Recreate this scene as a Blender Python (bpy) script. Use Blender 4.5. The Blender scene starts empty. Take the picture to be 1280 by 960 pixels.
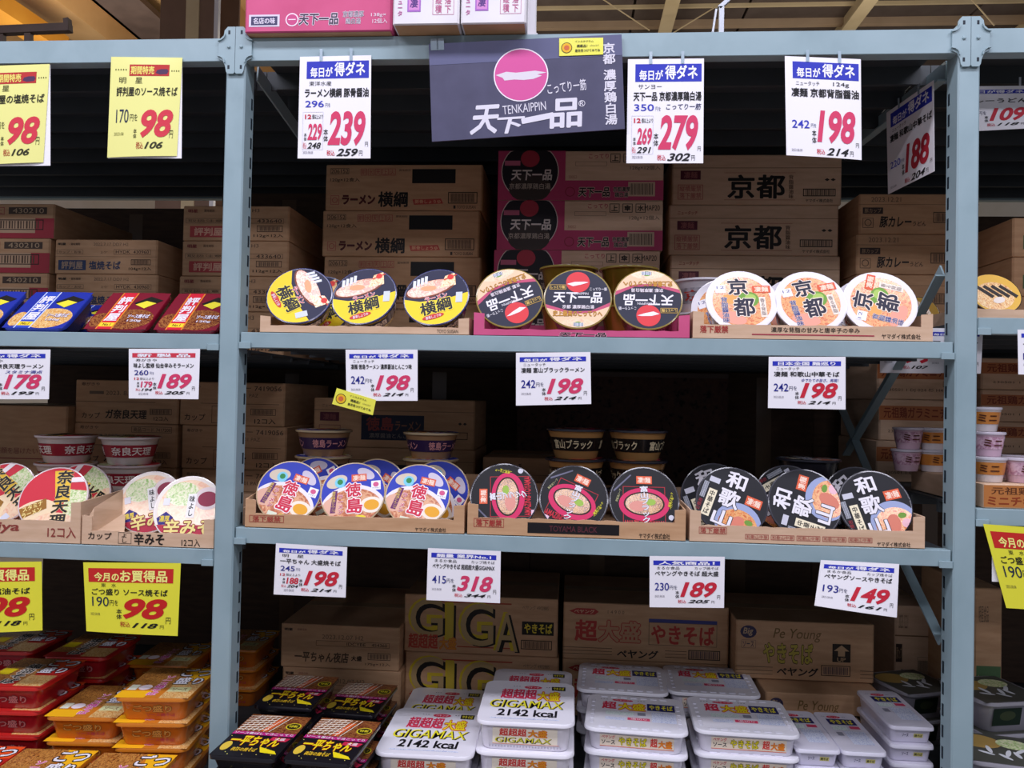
import bpy, math, random
from mathutils import Vector, Matrix
from mathutils.geometry import tessellate_polygon

random.seed(7)
sc = bpy.context.scene
col = sc.collection
V = Vector

# ------------------------------------------------------------------ camera
F = 1001.1
CAM = V((0.7411, -1.641, 1.5))
YAW, PITCH, ROLL = 0.0722, 0.0177, 0.0198
fwd = V((-math.sin(YAW) * math.cos(PITCH), math.cos(YAW) * math.cos(PITCH), math.sin(PITCH)))
rgt0 = V((math.cos(YAW), math.sin(YAW), 0))
up0 = rgt0.cross(fwd)
rgt = rgt0 * math.cos(ROLL) + up0 * math.sin(ROLL)
up = up0 * math.cos(ROLL) - rgt0 * math.sin(ROLL)
cd = bpy.data.cameras.new('camera')
cd.sensor_width = 36
cd.lens = F * 36 / 1280
cd.clip_start = 0.05
cam = bpy.data.objects.new('camera', cd)
col.objects.link(cam)
m = Matrix.Identity(4)
for i, a in enumerate((rgt, up, -fwd)):
    m[0][i], m[1][i], m[2][i] = a
m.translation = CAM
cam.matrix_world = m
sc.camera = cam

# ------------------------------------------------------------------ world, lamps, exposure
w = bpy.data.worlds.new('store_light')
sc.world = w
w.use_nodes = True
w.node_tree.nodes['Background'].inputs[0].default_value = (0.82, 0.85, 1.0, 1)
w.node_tree.nodes['Background'].inputs[1].default_value = 0.26


def area(name, loc, sx, sy, power, color, rot=(0, 0, 0)):
    d = bpy.data.lights.new(name, 'AREA')
    d.shape = 'RECTANGLE'
    d.size, d.size_y = sx, sy
    d.energy = power
    d.color = color
    o = bpy.data.objects.new(name, d)
    o.location = loc
    o.rotation_euler = rot
    col.objects.link(o)


COOL = (0.88, 0.87, 1.0)
for k, x in enumerate((-2.2, -0.6, 1.0, 2.6)):
    area('ceiling_lamp', (x, -1.15, 3.7), 1.25, 0.3, 31, COOL)
for k, x in enumerate((-1.6, 0.8, 3.2)):
    area('ceiling_lamp', (x, -3.4, 3.9), 1.25, 0.3, 33, COOL, (math.radians(12), 0, 0))
for k, x in enumerate((-1.5, 1.5)):
    area('ceiling_lamp', (x, 4.2, 3.9), 1.25, 0.3, 60, (1.0, 0.93, 0.8))
for k, x in enumerate((-3.0, 0.0, 3.0)):
    area('ceiling_fill_uplight', (x, 4.2, 3.5), 1.25, 0.3, 17, (1.0, 0.94, 0.84), (math.pi, 0, 0))  # added fill aimed upward to brighten the ceiling, hidden behind the rack
sc.view_settings.view_transform = 'Standard'
sc.view_settings.look = 'None'
sc.view_settings.exposure = 0.15
sc.view_settings.gamma = 1.0
sc.view_settings.use_curve_mapping = False


# ------------------------------------------------------------------ pixel helpers
def ray(px, py):
    return fwd + rgt * ((px - 640) / F) + up * ((480 - py) / F)


def at(px, py, Y):
    d = ray(px, py)
    return CAM + d * ((Y - CAM.y) / d.y)


def atz(px, py, Z):
    d = ray(px, py)
    return CAM + d * ((Z - CAM.z) / d.z)


def atx(px, py, X):
    d = ray(px, py)
    return CAM + d * ((X - CAM.x) / d.x)


# ------------------------------------------------------------------ materials
MATS = {}


def lin(c):
    return c / 12.92 if c <= 0.04045 else ((c + 0.055) / 1.055) ** 2.4


def rgb(h):
    h = h.lstrip('#')
    return tuple(lin(int(h[i:i + 2], 16) / 255) for i in (0, 2, 4)) + (1,)


def mat(h, rough=0.5, coat=0.0, metal=0.0):
    key = (h, rough, coat, metal)
    if key not in MATS:
        mt = bpy.data.materials.new('print_' + h.lstrip('#'))
        mt.use_nodes = True
        b = mt.node_tree.nodes['Principled BSDF']
        b.inputs['Base Color'].default_value = rgb(h)
        b.inputs['Roughness'].default_value = rough
        b.inputs['Metallic'].default_value = metal
        b.inputs['Specular IOR Level'].default_value = 0.3
        b.inputs['Coat Weight'].default_value = coat
        b.inputs['Coat Roughness'].default_value = 0.12
        MATS[key] = mt
    return MATS[key]


def noise_mat(name, stops, scale=30, detail=4, rough=0.6, dist=0.0, stretch=(1, 1, 1), bump=0.0, coat=0.0, metal=0.0):
    """noise through a colour ramp: stops = [(pos, hex), ...]"""
    key = ('n', name)
    if key in MATS:
        return MATS[key]
    mt = bpy.data.materials.new(name)
    mt.use_nodes = True
    nt = mt.node_tree
    b = nt.nodes['Principled BSDF']
    tc = nt.nodes.new('ShaderNodeTexCoord')
    mp = nt.nodes.new('ShaderNodeMapping')
    mp.inputs['Scale'].default_value = stretch
    nz = nt.nodes.new('ShaderNodeTexNoise')
    nz.inputs['Scale'].default_value = scale
    nz.inputs['Detail'].default_value = detail
    nz.inputs['Distortion'].default_value = dist
    cr = nt.nodes.new('ShaderNodeValToRGB')
    els = cr.color_ramp.elements
    while len(els) < len(stops):
        els.new(0.5)
    for e, (p, h) in zip(els, stops):
        e.position = p
        e.color = rgb(h)
    nt.links.new(tc.outputs['Object'], mp.inputs['Vector'])
    nt.links.new(mp.outputs['Vector'], nz.inputs['Vector'])
    nt.links.new(nz.outputs['Fac'], cr.inputs['Fac'])
    nt.links.new(cr.outputs['Color'], b.inputs['Base Color'])
    b.inputs['Roughness'].default_value = rough
    b.inputs['Coat Weight'].default_value = coat
    b.inputs['Coat Roughness'].default_value = 0.12
    b.inputs['Metallic'].default_value = metal
    if bump:
        bp = nt.nodes.new('ShaderNodeBump')
        bp.inputs['Strength'].default_value = bump
        bp.inputs['Distance'].default_value = 0.002
        nt.links.new(nz.outputs['Fac'], bp.inputs['Height'])
        nt.links.new(bp.outputs['Normal'], b.inputs['Normal'])
    MATS[key] = mt
    return mt


STEEL = noise_mat('blue_grey_paint', [(0.0, '#64797f'), (0.3, '#889fa6'), (0.5, '#90a7ae'), (1.0, '#9bb1b8')], 9, 6, 0.42, 0.6, bump=0.05)
DECK = noise_mat('deck_steel', [(0.0, '#2f3438'), (1.0, '#43494d')], 6, 4, 0.6)
CARD = noise_mat('brown_cardboard', [(0.3, '#b98f69'), (0.7, '#c9a07a')], 14, 5, 0.85, 0.3, (1, 1, 6), 0.08)
CARDL = noise_mat('light_cardboard', [(0.3, '#caa889'), (0.7, '#d8b79a')], 14, 5, 0.85, 0.3, (1, 1, 6), 0.08)
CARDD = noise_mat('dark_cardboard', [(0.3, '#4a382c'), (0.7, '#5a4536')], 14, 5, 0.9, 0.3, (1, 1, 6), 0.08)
RUST = noise_mat('rusty_board', [(0.33, '#120c09'), (0.42, '#45302a'), (0.7, '#54392f')], 60, 5, 0.9, 0.5)
PINKC = noise_mat('pink_carton', [(0.3, '#c44a78'), (0.7, '#cf5583')], 12, 4, 0.7)
WHITEC = noise_mat('white_carton', [(0.3, '#dcd8dc'), (0.7, '#e6e3e6')], 12, 4, 0.7)
NAVYC = noise_mat('navy_carton', [(0.3, '#3d3c58'), (0.7, '#47466380'[:7])], 20, 5, 0.6, bump=0.05)
PAPER = '#f1eff4'
YEL = '#e6e23e'
NOOD = noise_mat('noodle_picture', [(0.3, '#b5672a'), (0.45, '#e0a24a'), (0.55, '#f3d79a'), (0.66, '#c77a34')], 140, 3, 0.35, 2.5, (1, 0.5, 1), coat=0.4)
NOODD = noise_mat('fried_noodle_picture', [(0.3, '#5b2e14'), (0.45, '#9a5a24'), (0.55, '#d49a4c'), (0.7, '#7c431b')], 160, 3, 0.35, 2.5, (1, 0.4, 1), coat=0.4)
SOUP = noise_mat('soup_picture', [(0.3, '#a64c2a'), (0.5, '#cd7c50'), (0.6, '#e8b488'), (0.75, '#bd6034')], 90, 3, 0.35, 1.5, coat=0.4)
RAMEN = noise_mat('ramen_picture', [(0.3, '#bf4010'), (0.42, '#d87430'), (0.55, '#ecb470'), (0.68, '#cf6022')], 110, 3, 0.35, 1.8, coat=0.4)
REDFOOD = noise_mat('red_noodle_picture', [(0.3, '#3e130f'), (0.45, '#74301f'), (0.56, '#b4783e'), (0.66, '#5c1e16')], 120, 3, 0.35, 2, coat=0.4)
SALAD = noise_mat('salad_picture', [(0.3, '#7fae4a'), (0.5, '#cfe0a0'), (0.6, '#f0e9d0'), (0.72, '#b9cf78')], 110, 3, 0.35, 1.6, coat=0.4)
STOCK = noise_mat('creamy_soup_picture', [(0.3, '#e8b98c'), (0.5, '#f0d2ae'), (0.7, '#e7a987')], 60, 3, 0.35, 1.0, coat=0.4)
SMALLP = noise_mat('small_print_blue', [(0.44, '#dfe4f2'), (0.5, '#8f9ed0'), (0.56, '#dfe4f2')], 420, 1, 0.5, 0, (1, 0.4, 1))
SMALLG = noise_mat('small_print_green', [(0.44, '#e6efec'), (0.5, '#a9c7bf'), (0.56, '#e6efec')], 420, 1, 0.5, 0, (1, 0.4, 1))
FILM = noise_mat('grey_film', [(0.4, '#8c8a92'), (0.6, '#b4b2ba')], 60, 3, 0.25, 1.0, coat=0.6)


# ------------------------------------------------------------------ mesh builder
class MB:
    def __init__(s):
        s.v, s.f, s.mi, s.mats = [], [], [], []

    def m(s, mt):
        if isinstance(mt, str):
            mt = mat(mt)
        if mt not in s.mats:
            s.mats.append(mt)
        return s.mats.index(mt)

    def poly(s, pts, mt):
        n = len(s.v)
        s.v += [tuple(p) for p in pts]
        s.f.append(tuple(range(n, n + len(pts))))
        s.mi.append(s.m(mt))
        return s

    def faces(s, verts, faces, mt):
        n = len(s.v)
        s.v += [tuple(p) for p in verts]
        k = s.m(mt)
        for f in faces:
            s.f.append(tuple(i + n for i in f))
            s.mi.append(k)

    def box(s, a, b, mt):
        (x0, y0, z0), (x1, y1, z1) = a, b
        vs = [(x0, y0, z0), (x1, y0, z0), (x1, y1, z0), (x0, y1, z0), (x0, y0, z1), (x1, y0, z1), (x1, y1, z1), (x0, y1, z1)]
        s.faces(vs, [(0, 3, 2, 1), (4, 5, 6, 7), (0, 1, 5, 4), (1, 2, 6, 5), (2, 3, 7, 6), (3, 0, 4, 7)], mt)
        return s

    def cbox(s, a, b, mt, c=0.004):
        """box with chamfered vertical and top edges"""
        (x0, y0, z0), (x1, y1, z1) = a, b
        o = [(x0 + c, y0), (x1 - c, y0), (x1, y0 + c), (x1, y1 - c), (x1 - c, y1), (x0 + c, y1), (x0, y1 - c), (x0, y0 + c)]
        inn = [(x0 + c, y0 + c * .6), (x1 - c, y0 + c * .6), (x1 - c * .6, y0 + c), (x1 - c * .6, y1 - c), (x1 - c, y1 - c * .6), (x0 + c, y1 - c * .6), (x0 + c * .6, y1 - c), (x0 + c * .6, y0 + c)]
        vs = [(x, y, z0) for x, y in inn] + [(x, y, z0 + c * .5) for x, y in o] + [(x, y, z1 - c * .5) for x, y in o] + [(x, y, z1) for x, y in inn]
        fs = [tuple(range(7, -1, -1)), tuple(range(24, 32))]
        for r in (0, 8, 16):
            for i in range(8):
                j = (i + 1) % 8
                fs.append((r + i, r + j, r + 8 + j, r + 8 + i))
        s.faces(vs, fs, mt)
        return s

    def bar(s, p, q, wd, th, mt, upv=V((1, 0, 0))):
        """bar from p to q; th along upv, wd across"""
        p, q = V(p), V(q)
        d = (q - p).normalized()
        a = d.cross(upv).normalized() * wd / 2
        b = upv.normalized() * th / 2
        vs = [p - a - b, p + a - b, p + a + b, p - a + b, q - a - b, q + a - b, q + a + b, q - a + b]
        s.faces(vs, [(0, 3, 2, 1), (4, 5, 6, 7), (0, 1, 5, 4), (1, 2, 6, 5), (2, 3, 7, 6), (3, 0, 4, 7)], mt)
        return s

    def lathe(s, prof, mt, n=28, cap0=False, cap1=False):
        k = len(s.v)
        vs = [(r * math.cos(2 * math.pi * i / n), r * math.sin(2 * math.pi * i / n), z) for r, z in prof for i in range(n)]
        fs = []
        for j in range(len(prof) - 1):
            for i in range(n):
                i2 = (i + 1) % n
                fs.append((j * n + i, j * n + i2, (j + 1) * n + i2, (j + 1) * n + i))
        if cap0:
            fs.append(tuple(range(n - 1, -1, -1)))
        if cap1:
            fs.append(tuple(range((len(prof) - 1) * n, len(prof) * n)))
        s.faces(vs, fs, mt)
        return s

    def loft(s, rings, mt, cap0=True, cap1=True):
        n = len(rings[0])
        fs = []
        for j in range(len(rings) - 1):
            for i in range(n):
                i2 = (i + 1) % n
                fs.append((j * n + i, j * n + i2, (j + 1) * n + i2, (j + 1) * n + i))
        if cap0:
            fs.append(tuple(range(n - 1, -1, -1)))
        if cap1:
            fs.append(tuple(range((len(rings) - 1) * n, len(rings) * n)))
        s.faces([p for r in rings for p in r], fs, mt)
        return s

    def mesh(s, name, smooth=False):
        me = bpy.data.meshes.new(name)
        me.from_pydata(s.v, [], s.f)
        for mt in s.mats:
            me.materials.append(mt)
        me.polygons.foreach_set('material_index', s.mi)
        if smooth:
            me.polygons.foreach_set('use_smooth', [True] * len(s.f))
            try:
                me.set_sharp_from_angle(angle=math.radians(40))
            except Exception:
                pass
        me.update()
        return me

    def obj(s, name, parent=None, loc=None, smooth=False):
        o = bpy.data.objects.new(name, s.mesh(name, smooth))
        col.objects.link(o)
        if parent is not None:
            o.parent = parent
        if loc is not None:
            o.location = loc
        return o


def tag(o, label, cat, group=None, kind=None):
    if label:
        o['label'] = label
    if cat:
        o['category'] = cat
    if group:
        o['group'] = group
    if kind:
        o['kind'] = kind
    return o


def empty(name, loc=(0, 0, 0), parent=None):
    o = bpy.data.objects.new(name, None)
    o.empty_display_size = 0.05
    col.objects.link(o)
    o.location = loc
    if parent:
        o.parent = parent
    return o


def copy_tree(o, parent=None):
    c = o.copy()
    col.objects.link(c)
    if parent is not None:
        c.parent = parent
    for ch in list(o.children):
        copy_tree(ch, c)
    return c


# ------------------------------------------------------------------ lettering
TXT = {}


def glyphs(s, b=0.0, sh=0.0):
    key = (s, b, sh)
    if key not in TXT:
        extra = 0.0
        if any(ord(ch) > 0x2000 for ch in s) and b >= 0:
            extra, b = b, 0.0
        c = bpy.data.curves.new('lettering', 'FONT')
        c.body = s
        c.resolution_u = 2 if any(ord(ch) > 0x2000 for ch in s) else 4
        c.fill_mode = 'FRONT'
        c.offset = b
        c.shear = sh
        o = bpy.data.objects.new('lettering', c)
        me = bpy.data.meshes.new_from_object(o)
        vs, fs = [(v.co.x, v.co.y) for v in me.vertices], [tuple(p.vertices) for p in me.polygons]
        if extra > 0:
            v0, f0 = vs, fs
            vs, fs = [], []
            nq = 8 if extra > .015 else 4
            for q in range(nq):
                a = q * 2 * math.pi / nq + .4
                fs += [tuple(i + len(vs) for i in f) for f in f0]
                vs += [(x + extra * math.cos(a), y + extra * math.sin(a), q * 4e-6) for x, y in v0]
        else:
            vs = [(x, y, 0.0) for x, y in vs]
        TXT[key] = (vs, fs)
        bpy.data.objects.remove(o)
        bpy.data.curves.remove(c)
        bpy.data.meshes.remove(me)
    return TXT[key]


def clip_circle(pts, R):
    n = 48
    out = pts
    for i in range(n):
        a = 2 * math.pi * (i + .5) / n
        nx, ny = math.cos(a), math.sin(a)
        dd = R * math.cos(math.pi / n)
        src, out = out, []
        for k in range(len(src)):
            p, q = src[k - 1], src[k]
            dp, dq = p[0] * nx + p[1] * ny - dd, q[0] * nx + q[1] * ny - dd
            if (dp <= 0) != (dq <= 0):
                t = dp / (dp - dq)
                out.append((p[0] + (q[0] - p[0]) * t, p[1] + (q[1] - p[1]) * t))
            if dq <= 0:
                out.append(q)
        if not out:
            return []
    return out


def ell(cx, cy, rx, ry=None, n=24, rot=0, a0=0, a1=360):
    ry = rx if ry is None else ry
    r = math.radians(rot)
    o = []
    full = abs(a1 - a0) >= 360
    for i in range(n if full else n + 1):
        t = math.radians(a0 + (a1 - a0) * i / n)
        x, y = rx * math.cos(t), ry * math.sin(t)
        o.append((cx + x * math.cos(r) - y * math.sin(r), cy + x * math.sin(r) + y * math.cos(r)))
    return o


class Pr:
    """flat print: shapes and lettering laid on a surface as thin layers; parts are flushed as child meshes"""

    def __init__(s, root, fn, down=False, asp=1.0, clip=None):
        s.root, s.fn, s.down, s.asp, s.clip = root, fn, down, asp, clip
        s.parts, s.subs = {}, {}
        s.k = 0
        s.curved = False

    def lay(s, z):
        s.k += 1
        return 0.0002 + 0.00015 * z + 2e-6 * s.k

    def mb(s, part):
        return s.parts.setdefault(part, MB())

    def sub(s, part, parent):
        s.subs[part] = parent
        return s

    def poly(s, part, pts, c, z=1):
        if s.clip:
            pts = clip_circle(pts, s.clip)
        if len(pts) < 3:
            return
        h = s.lay(z)
        tri = tessellate_polygon([[V((p[0], p[1], 0)) for p in pts]])
        s.mb(part).faces([s.fn(p[0], p[1], h) for p in pts], tri, c)

    def rect(s, part, x0, y0, x1, y1, c, z=1):
        if s.curved and x1 - x0 > .2:
            for i in range(10):
                a, b = x0 + (x1 - x0) * i / 10, x0 + (x1 - x0) * (i + 1) / 10
                s.poly(part, [(a, y0), (b, y0), (b, y1), (a, y1)], c, z)
            return
        s.poly(part, [(x0, y0), (x1, y0), (x1, y1), (x0, y1)], c, z)

    def frame(s, part, x0, y0, x1, y1, c, t=0.01, z=2):
        ty = t * s.asp
        s.rect(part, x0, y0, x1, y0 + ty, c, z)
        s.rect(part, x0, y1 - ty, x1, y1, c, z)
        s.rect(part, x0, y0, x0 + t, y1, c, z)
        s.rect(part, x1 - t, y0, x1, y1, c, z)

    def ring(s, part, cx, cy, rx, ry, t, c, z=2, n=28):
        h = s.lay(z)
        a, b = ell(cx, cy, rx, ry, n), ell(cx, cy, rx - t, ry - t * ry / rx, n)
        s.mb(part).faces([s.fn(p[0], p[1], h) for p in a + b], [(i, (i + 1) % n, n + (i + 1) % n, n + i) for i in range(n)], c)

    def put(s, part, vs, fs, box, gb, c, z, rot):
        x0, y0, x1, y1 = box
        gx0, gy0, gx1, gy1 = gb
        h = s.lay(z)
        cx, cy = (x0 + x1) / 2, (y0 + y1) / 2
        r = math.radians(rot)
        out = []
        for x, y, dz in vs:
            u = x0 + (x - gx0) / max(gx1 - gx0, 1e-6) * (x1 - x0)
            v = y0 + (y - gy0) / max(gy1 - gy0, 1e-6) * (y1 - y0)
            if rot:
                du, dv = u - cx, (v - cy) / s.asp
                sg = -1 if s.down else 1
                u = cx + du * math.cos(r) - sg * dv * math.sin(r)
                v = cy + (sg * du * math.sin(r) + dv * math.cos(r)) * s.asp
            out.append(s.fn(u, v, h + dz))
        s.mb(part).faces(out, fs, c)

    def text(s, part, t, x0, y0, x1, y1, c, b=0.012, sh=0.0, z=3, rot=0, out=None, ow=0.05):
        """fill the box with the words; y0 is the upper edge when down, else the lower"""
        if s.down:
            y0, y1 = y1, y0
        if any(ord(ch) > 0x2000 for ch in t):
            b = min(b, .028)
        vs, fs = glyphs(t, b, sh)
        if not vs:
            return
        gb = (min(v[0] for v in vs), min(v[1] for v in vs), max(v[0] for v in vs), max(v[1] for v in vs))
        if out:
            v2, f2 = glyphs(t, b + ow, sh)
            s.put(part, v2, f2, (x0, y0, x1, y1), gb, out, z - 1, rot)
        s.put(part, vs, fs, (x0, y0, x1, y1), gb, c, z, rot)

    def vtext(s, part, t, x0, y0, x1, y1, c, b=0.012, z=3, out=None, ow=0.05, rot=0):
        """vertical lettering, first sign at the top"""
        n = len(t)
        b = min(b, .028)
        top, bot = (y0, y1) if s.down else (y1, y0)
        r = math.radians(rot)
        mx, my = (x0 + x1) / 2, (top + bot) / 2
        for i, ch in enumerate(t):
            a, bb = top + (bot - top) * i / n, top + (bot - top) * (i + 1) / n
            bx0, bx1, by0, by1 = x0, x1, bb, a
            if rot:
                cy = (a + bb) / 2 - my
                sx, sy = -cy * math.sin(r), cy * math.cos(r) - cy
                bx0, bx1, by0, by1 = x0 + sx, x1 + sx, bb + sy, a + sy
            for oc, ob, dz in (((out, b + ow, -1),) if out else ()) + ((c, b, 0),):
                vs, fs = glyphs(ch, ob)
                if vs:
                    s.put(part, vs, fs, (bx0, by0, bx1, by1), (0, -.12, 1, .9), oc, z + dz, rot)

    def bars(s, part, x0, y0, x1, y1, c='#2a2422', n=14, z=3, bg=None):
        if bg:
            s.rect(part, x0, y0, x1, y1, bg, z - 1)
        wd = (x1 - x0) / n
        for i in range(n):
            s.rect(part, x0 + i * wd, y0, x0 + (i + (0.35, 0.6, 0.45)[i % 3]) * wd, y1, c, z)

    def flush(s):
        made = {}
        order = [p for p in s.parts if p not in s.subs] + [p for p in s.parts if p in s.subs]
        for p in order:
            par = made.get(s.subs.get(p), s.root)
            made[p] = s.parts[p].obj(p.split('#')[0], par)
        return made


# ================================================================== the setting
fl = MB().box((-8, -7, -0.05), (9, 9, 0), noise_mat('floor_vinyl', [(0.3, '#8f8a84'), (0.7, '#a19b93')], 3, 4, 0.35)).obj('floor')
tag(fl, 'grey vinyl shop floor', None, kind='structure')
CEIL = 5.0
BROWN = noise_mat('ceiling_board', [(0.3, '#54463f'), (0.7, '#63554d')], 5, 5, 0.85, 0.3)
CREAM = noise_mat('cream_paint', [(0.3, '#cdb68c'), (0.7, '#dcc69e')], 4, 3, 0.6)
TAN = noise_mat('tan_roof_steel', [(0.3, '#c69a63'), (0.7, '#d3a872')], 4, 3, 0.55)
ORANGE = noise_mat('orange_paint', [(0.3, '#d08a2a'), (0.7, '#dc9a36')], 4, 3, 0.5)
DBROWN = noise_mat('dark_brown_paint', [(0.3, '#43332c'), (0.7, '#54423a')], 6, 3, 0.6)
ce = empty('ceiling', (0, 0, CEIL))
tag(ce, 'brown board ceiling with cream beams', None, kind='structure')
for i in range(10):
    for j in range(3):
        x, y = -1.75 + i * 1.0, 1.0 + j * 3.0
        MB().box((x + .012, y + .012, 0), (x + .988, y + 2.988, .05), BROWN).obj('ceiling_board', ce)
MB().box((-8, -7, .05), (9, 10, .1), BROWN).obj('roof_deck', ce)
MB().box((-1.75, -7, 0.0), (8.2, 1.0, .05), BROWN).obj('ceiling_board', ce)
gx = [atz(829, 41, CEIL - .1).x + 1.62 * k for k in range(-1, 4)]
for x in gx:
    b = MB()
    b.box((x - .06, -5, -.16), (x + .06, 10, -.145), CREAM)
    b.box((x - .012, -5, -.145), (x + .012, 10, 0), CREAM)
    b.obj('rafter', ce)
for py in (13, -32):
    y = atz(930, py, CEIL - .06).y
    MB().box((-1.75, y - .012, -.03), (8.2, y + .012, 0), CREAM).obj('purlin', ce)
yb = atz(930, 37, CEIL - .1).y
MB().box((-1.75, yb, -.06), (8.2, yb + .06, 0), noise_mat('wall_plate', [(0.3, '#a98f73'), (0.7, '#b79c80')], 4, 3, 0.7)).obj('wall_plate', ce)
# folded roof plates over the left bay run away from the lens
x = -8.0
k = 0
while x < -1.9:
    b = MB()
    y0, y1 = -5, 9.5
    pr = [(x, -.32), (x + .34, -.32), (x + .52, -.02), (x + .86, -.02), (x + 1.04, -.32)]
    vs = [(a, y0, z) for a, z in pr] + [(a, y1, z) for a, z in pr] + [(a, y0, z + .02) for a, z in pr] + [(a, y1, z + .02) for a, z in pr]
    fs = []
    for i in range(4):
        fs += [(i, i + 1, 6 + i, 5 + i), (10 + i, 15 + i, 16 + i, 11 + i)]
    b.faces(vs, fs, TAN)
    b.obj('roof_plate', ce)
    x += 1.04
    k += 1
wb = MB().box((-8, 9.0, 0), (9, 9.2, CEIL), noise_mat('back_wall_paint', [(0.3, '#e4d8c2'), (0.7, '#eee4d2')], 3, 3, 0.7)).obj('wall_back')
tag(wb, 'cream wall at the far end of the shop', None, kind='structure')
# building column and pipe seen over the left bay
cx0, cx1 = at(200, 30, 3.2).x, at(273, 30, 3.2).x
colm = empty('column', ((cx0 + cx1) / 2, 3.2, 0))
wd = (cx1 - cx0)
CBR = noise_mat('column_paint', [(0.3, '#7a5e4c'), (0.7, '#876a57')], 5, 3, .6)
MB().box((-wd / 2, 0, 0), (-wd * .02, .02, 4.9), CBR).box((-wd / 2, .3, 0), (wd / 2, .32, 4.9), CBR).obj('brown_flange', colm)
MB().box((-wd * .02, -.03, 0), (wd * .2, 0, 4.9), CREAM).obj('cream_trim', colm)
MB().box((wd * .2, -.02, 0), (wd * .46, .02, 4.9), CBR).obj('brown_flange', colm)
MB().box((wd * .46, -.03, 0), (wd * .53, 0, 4.9), mat('#e6e2e4')).obj('white_trim', colm)
tag(colm, 'brown steel building column with cream edge strips behind the rack', 'column', kind='structure')

xa_, xb2 = atz(138, 20, 4.55).x, atz(196, 20, 4.55).x
MB().box((xa_, -4, -.45), (xb2, 9, -.4), DBROWN).box((xa_, -4, -.45), (xa_ + .03, 9, -.02), TAN).obj('dark_girder', ce)
rp = empty('hanging_rail', at(40, 36, 1.3))
rl = rp.location
b = MB()
p, q = at(-60, 41, 1.3) - rl, at(88, 35, 1.3) - rl
b.bar(p, q, .03, .03, DBROWN, V((0, 1, 0)))
b.obj('rail_tube', rp)
MB().bar(at(84, 24, 1.3) - rl, at(86, 40, 1.3) - rl, .02, .025, DBROWN, V((0, 1, 0))).obj('end_stop', rp)
for px in (2, 36):
    MB().bar(at(px, 38, 1.3) - rl, at(px, 70, 1.3) - rl, .025, .02, DBROWN, V((0, 1, 0))).obj('drop_bracket', rp)
tag(rp, 'dark brown horizontal rail on brackets above the left bay', 'rail')
ob = MB().bar(atz(-80, -42, 4.4) - V((0, 0, 0)), atz(72, 57, 4.4), .2, .14, ORANGE, V((0, 0, 1))).obj('crane_beam')
tag(ob, 'orange painted beam running under the tan roof, top left corner', 'beam', kind='structure')

for a_, b_ in (((740, -10), (812, 38)), ((925, -10), (840, 42)), ((1208, -8), (1243, 32))):
    wq = MB().bar(at(*a_, 5.2) - ce.location, at(*b_, 5.2) - ce.location, .008, .008, CREAM, V((0, 1, 0)))
    wq.obj('stay_wire', ce)
# ================================================================== the rack
ZTOP0, ZTOP = 2.203, 2.2525
Z2, Z3, ZB = 1.6282, 1.2166, 0.64
Z2L, Z3L = at(100, 415.1, 0).z, at(250, 686.7, 0).z
Z2R, Z3R = at(1255, 397, 0).z, at(1255, 637, 0).z
PW = 0.0425
XP = (-1.5, 0.0, 1.5, 3.0)
DEEP = 1.2
rack = empty('storage_rack', (0.77, 0.6, 0))
RO = rack.location.copy()
tag(rack, 'pale blue-grey steel storage rack of three bays with shelf beams', 'rack')


def rk(mb, name, parent=rack, smooth=False):
    """vertices given in world metres"""
    mb.v = [tuple(V(p) - RO) for p in mb.v]
    return mb.obj(name, parent, smooth=smooth)


for X in XP:
    for front in (1, 0):
        y0 = 0.0 if front else DEEP - .05
        b = MB()
        b.cbox((X, y0, 0.0), (X + PW, y0 + .05, ZTOP + .012), STEEL, .003)
        po = rk(b, 'post')
        sl = MB()
        z = 0.2
        while z < 2.15:
            for xs in (X - .0003, X + PW + .0003):
                sl.box((xs - .0004, y0 + .034, z), (xs + .0004, y0 + .041, z + .024), '#1d2a33')
            z += 0.0425
        so = rk(sl, 'slot_row', po)
        so['kind'] = 'stuff'
    # end frame bracing between front and rear posts
    zz = [2.12, 1.62, 1.12, 0.62, 0.15]
xb = 1.515
for (a, bq, wd) in (((1183, 88), (1078, 172), .04), ((1178, 338), (1140, 412), .03), ((1132, 440), (1060, 562), .035), ((1050, 505), (1090, 600), .03), ((1128, 700), (1176, 800), .03)):
    b = MB()
    p, q = atx(a[0], a[1], xb), atx(bq[0], bq[1], xb)
    b.bar(p, q, wd, .004, STEEL)
    n_ = (q - p).normalized()
    sd = n_.cross(V((1, 0, 0))).normalized() * (wd / 2)
    b.bar(p + sd + V((-.008, 0, 0)), q + sd + V((-.008, 0, 0)), .004, .02, STEEL)
    rk(b, 'diagonal_brace')
p, q = atx(322, 92, .03), atx(378, 172, .03)
rk(MB().bar(p, q, .035, .004, STEEL), 'diagonal_brace')
for zz in (.35,):
    for X in (XP[1], XP[2]):
        rk(MB().box((X + .018, .05, zz), (X + .024, DEEP - .05, zz + .03), STEEL), 'cross_tie')


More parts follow.
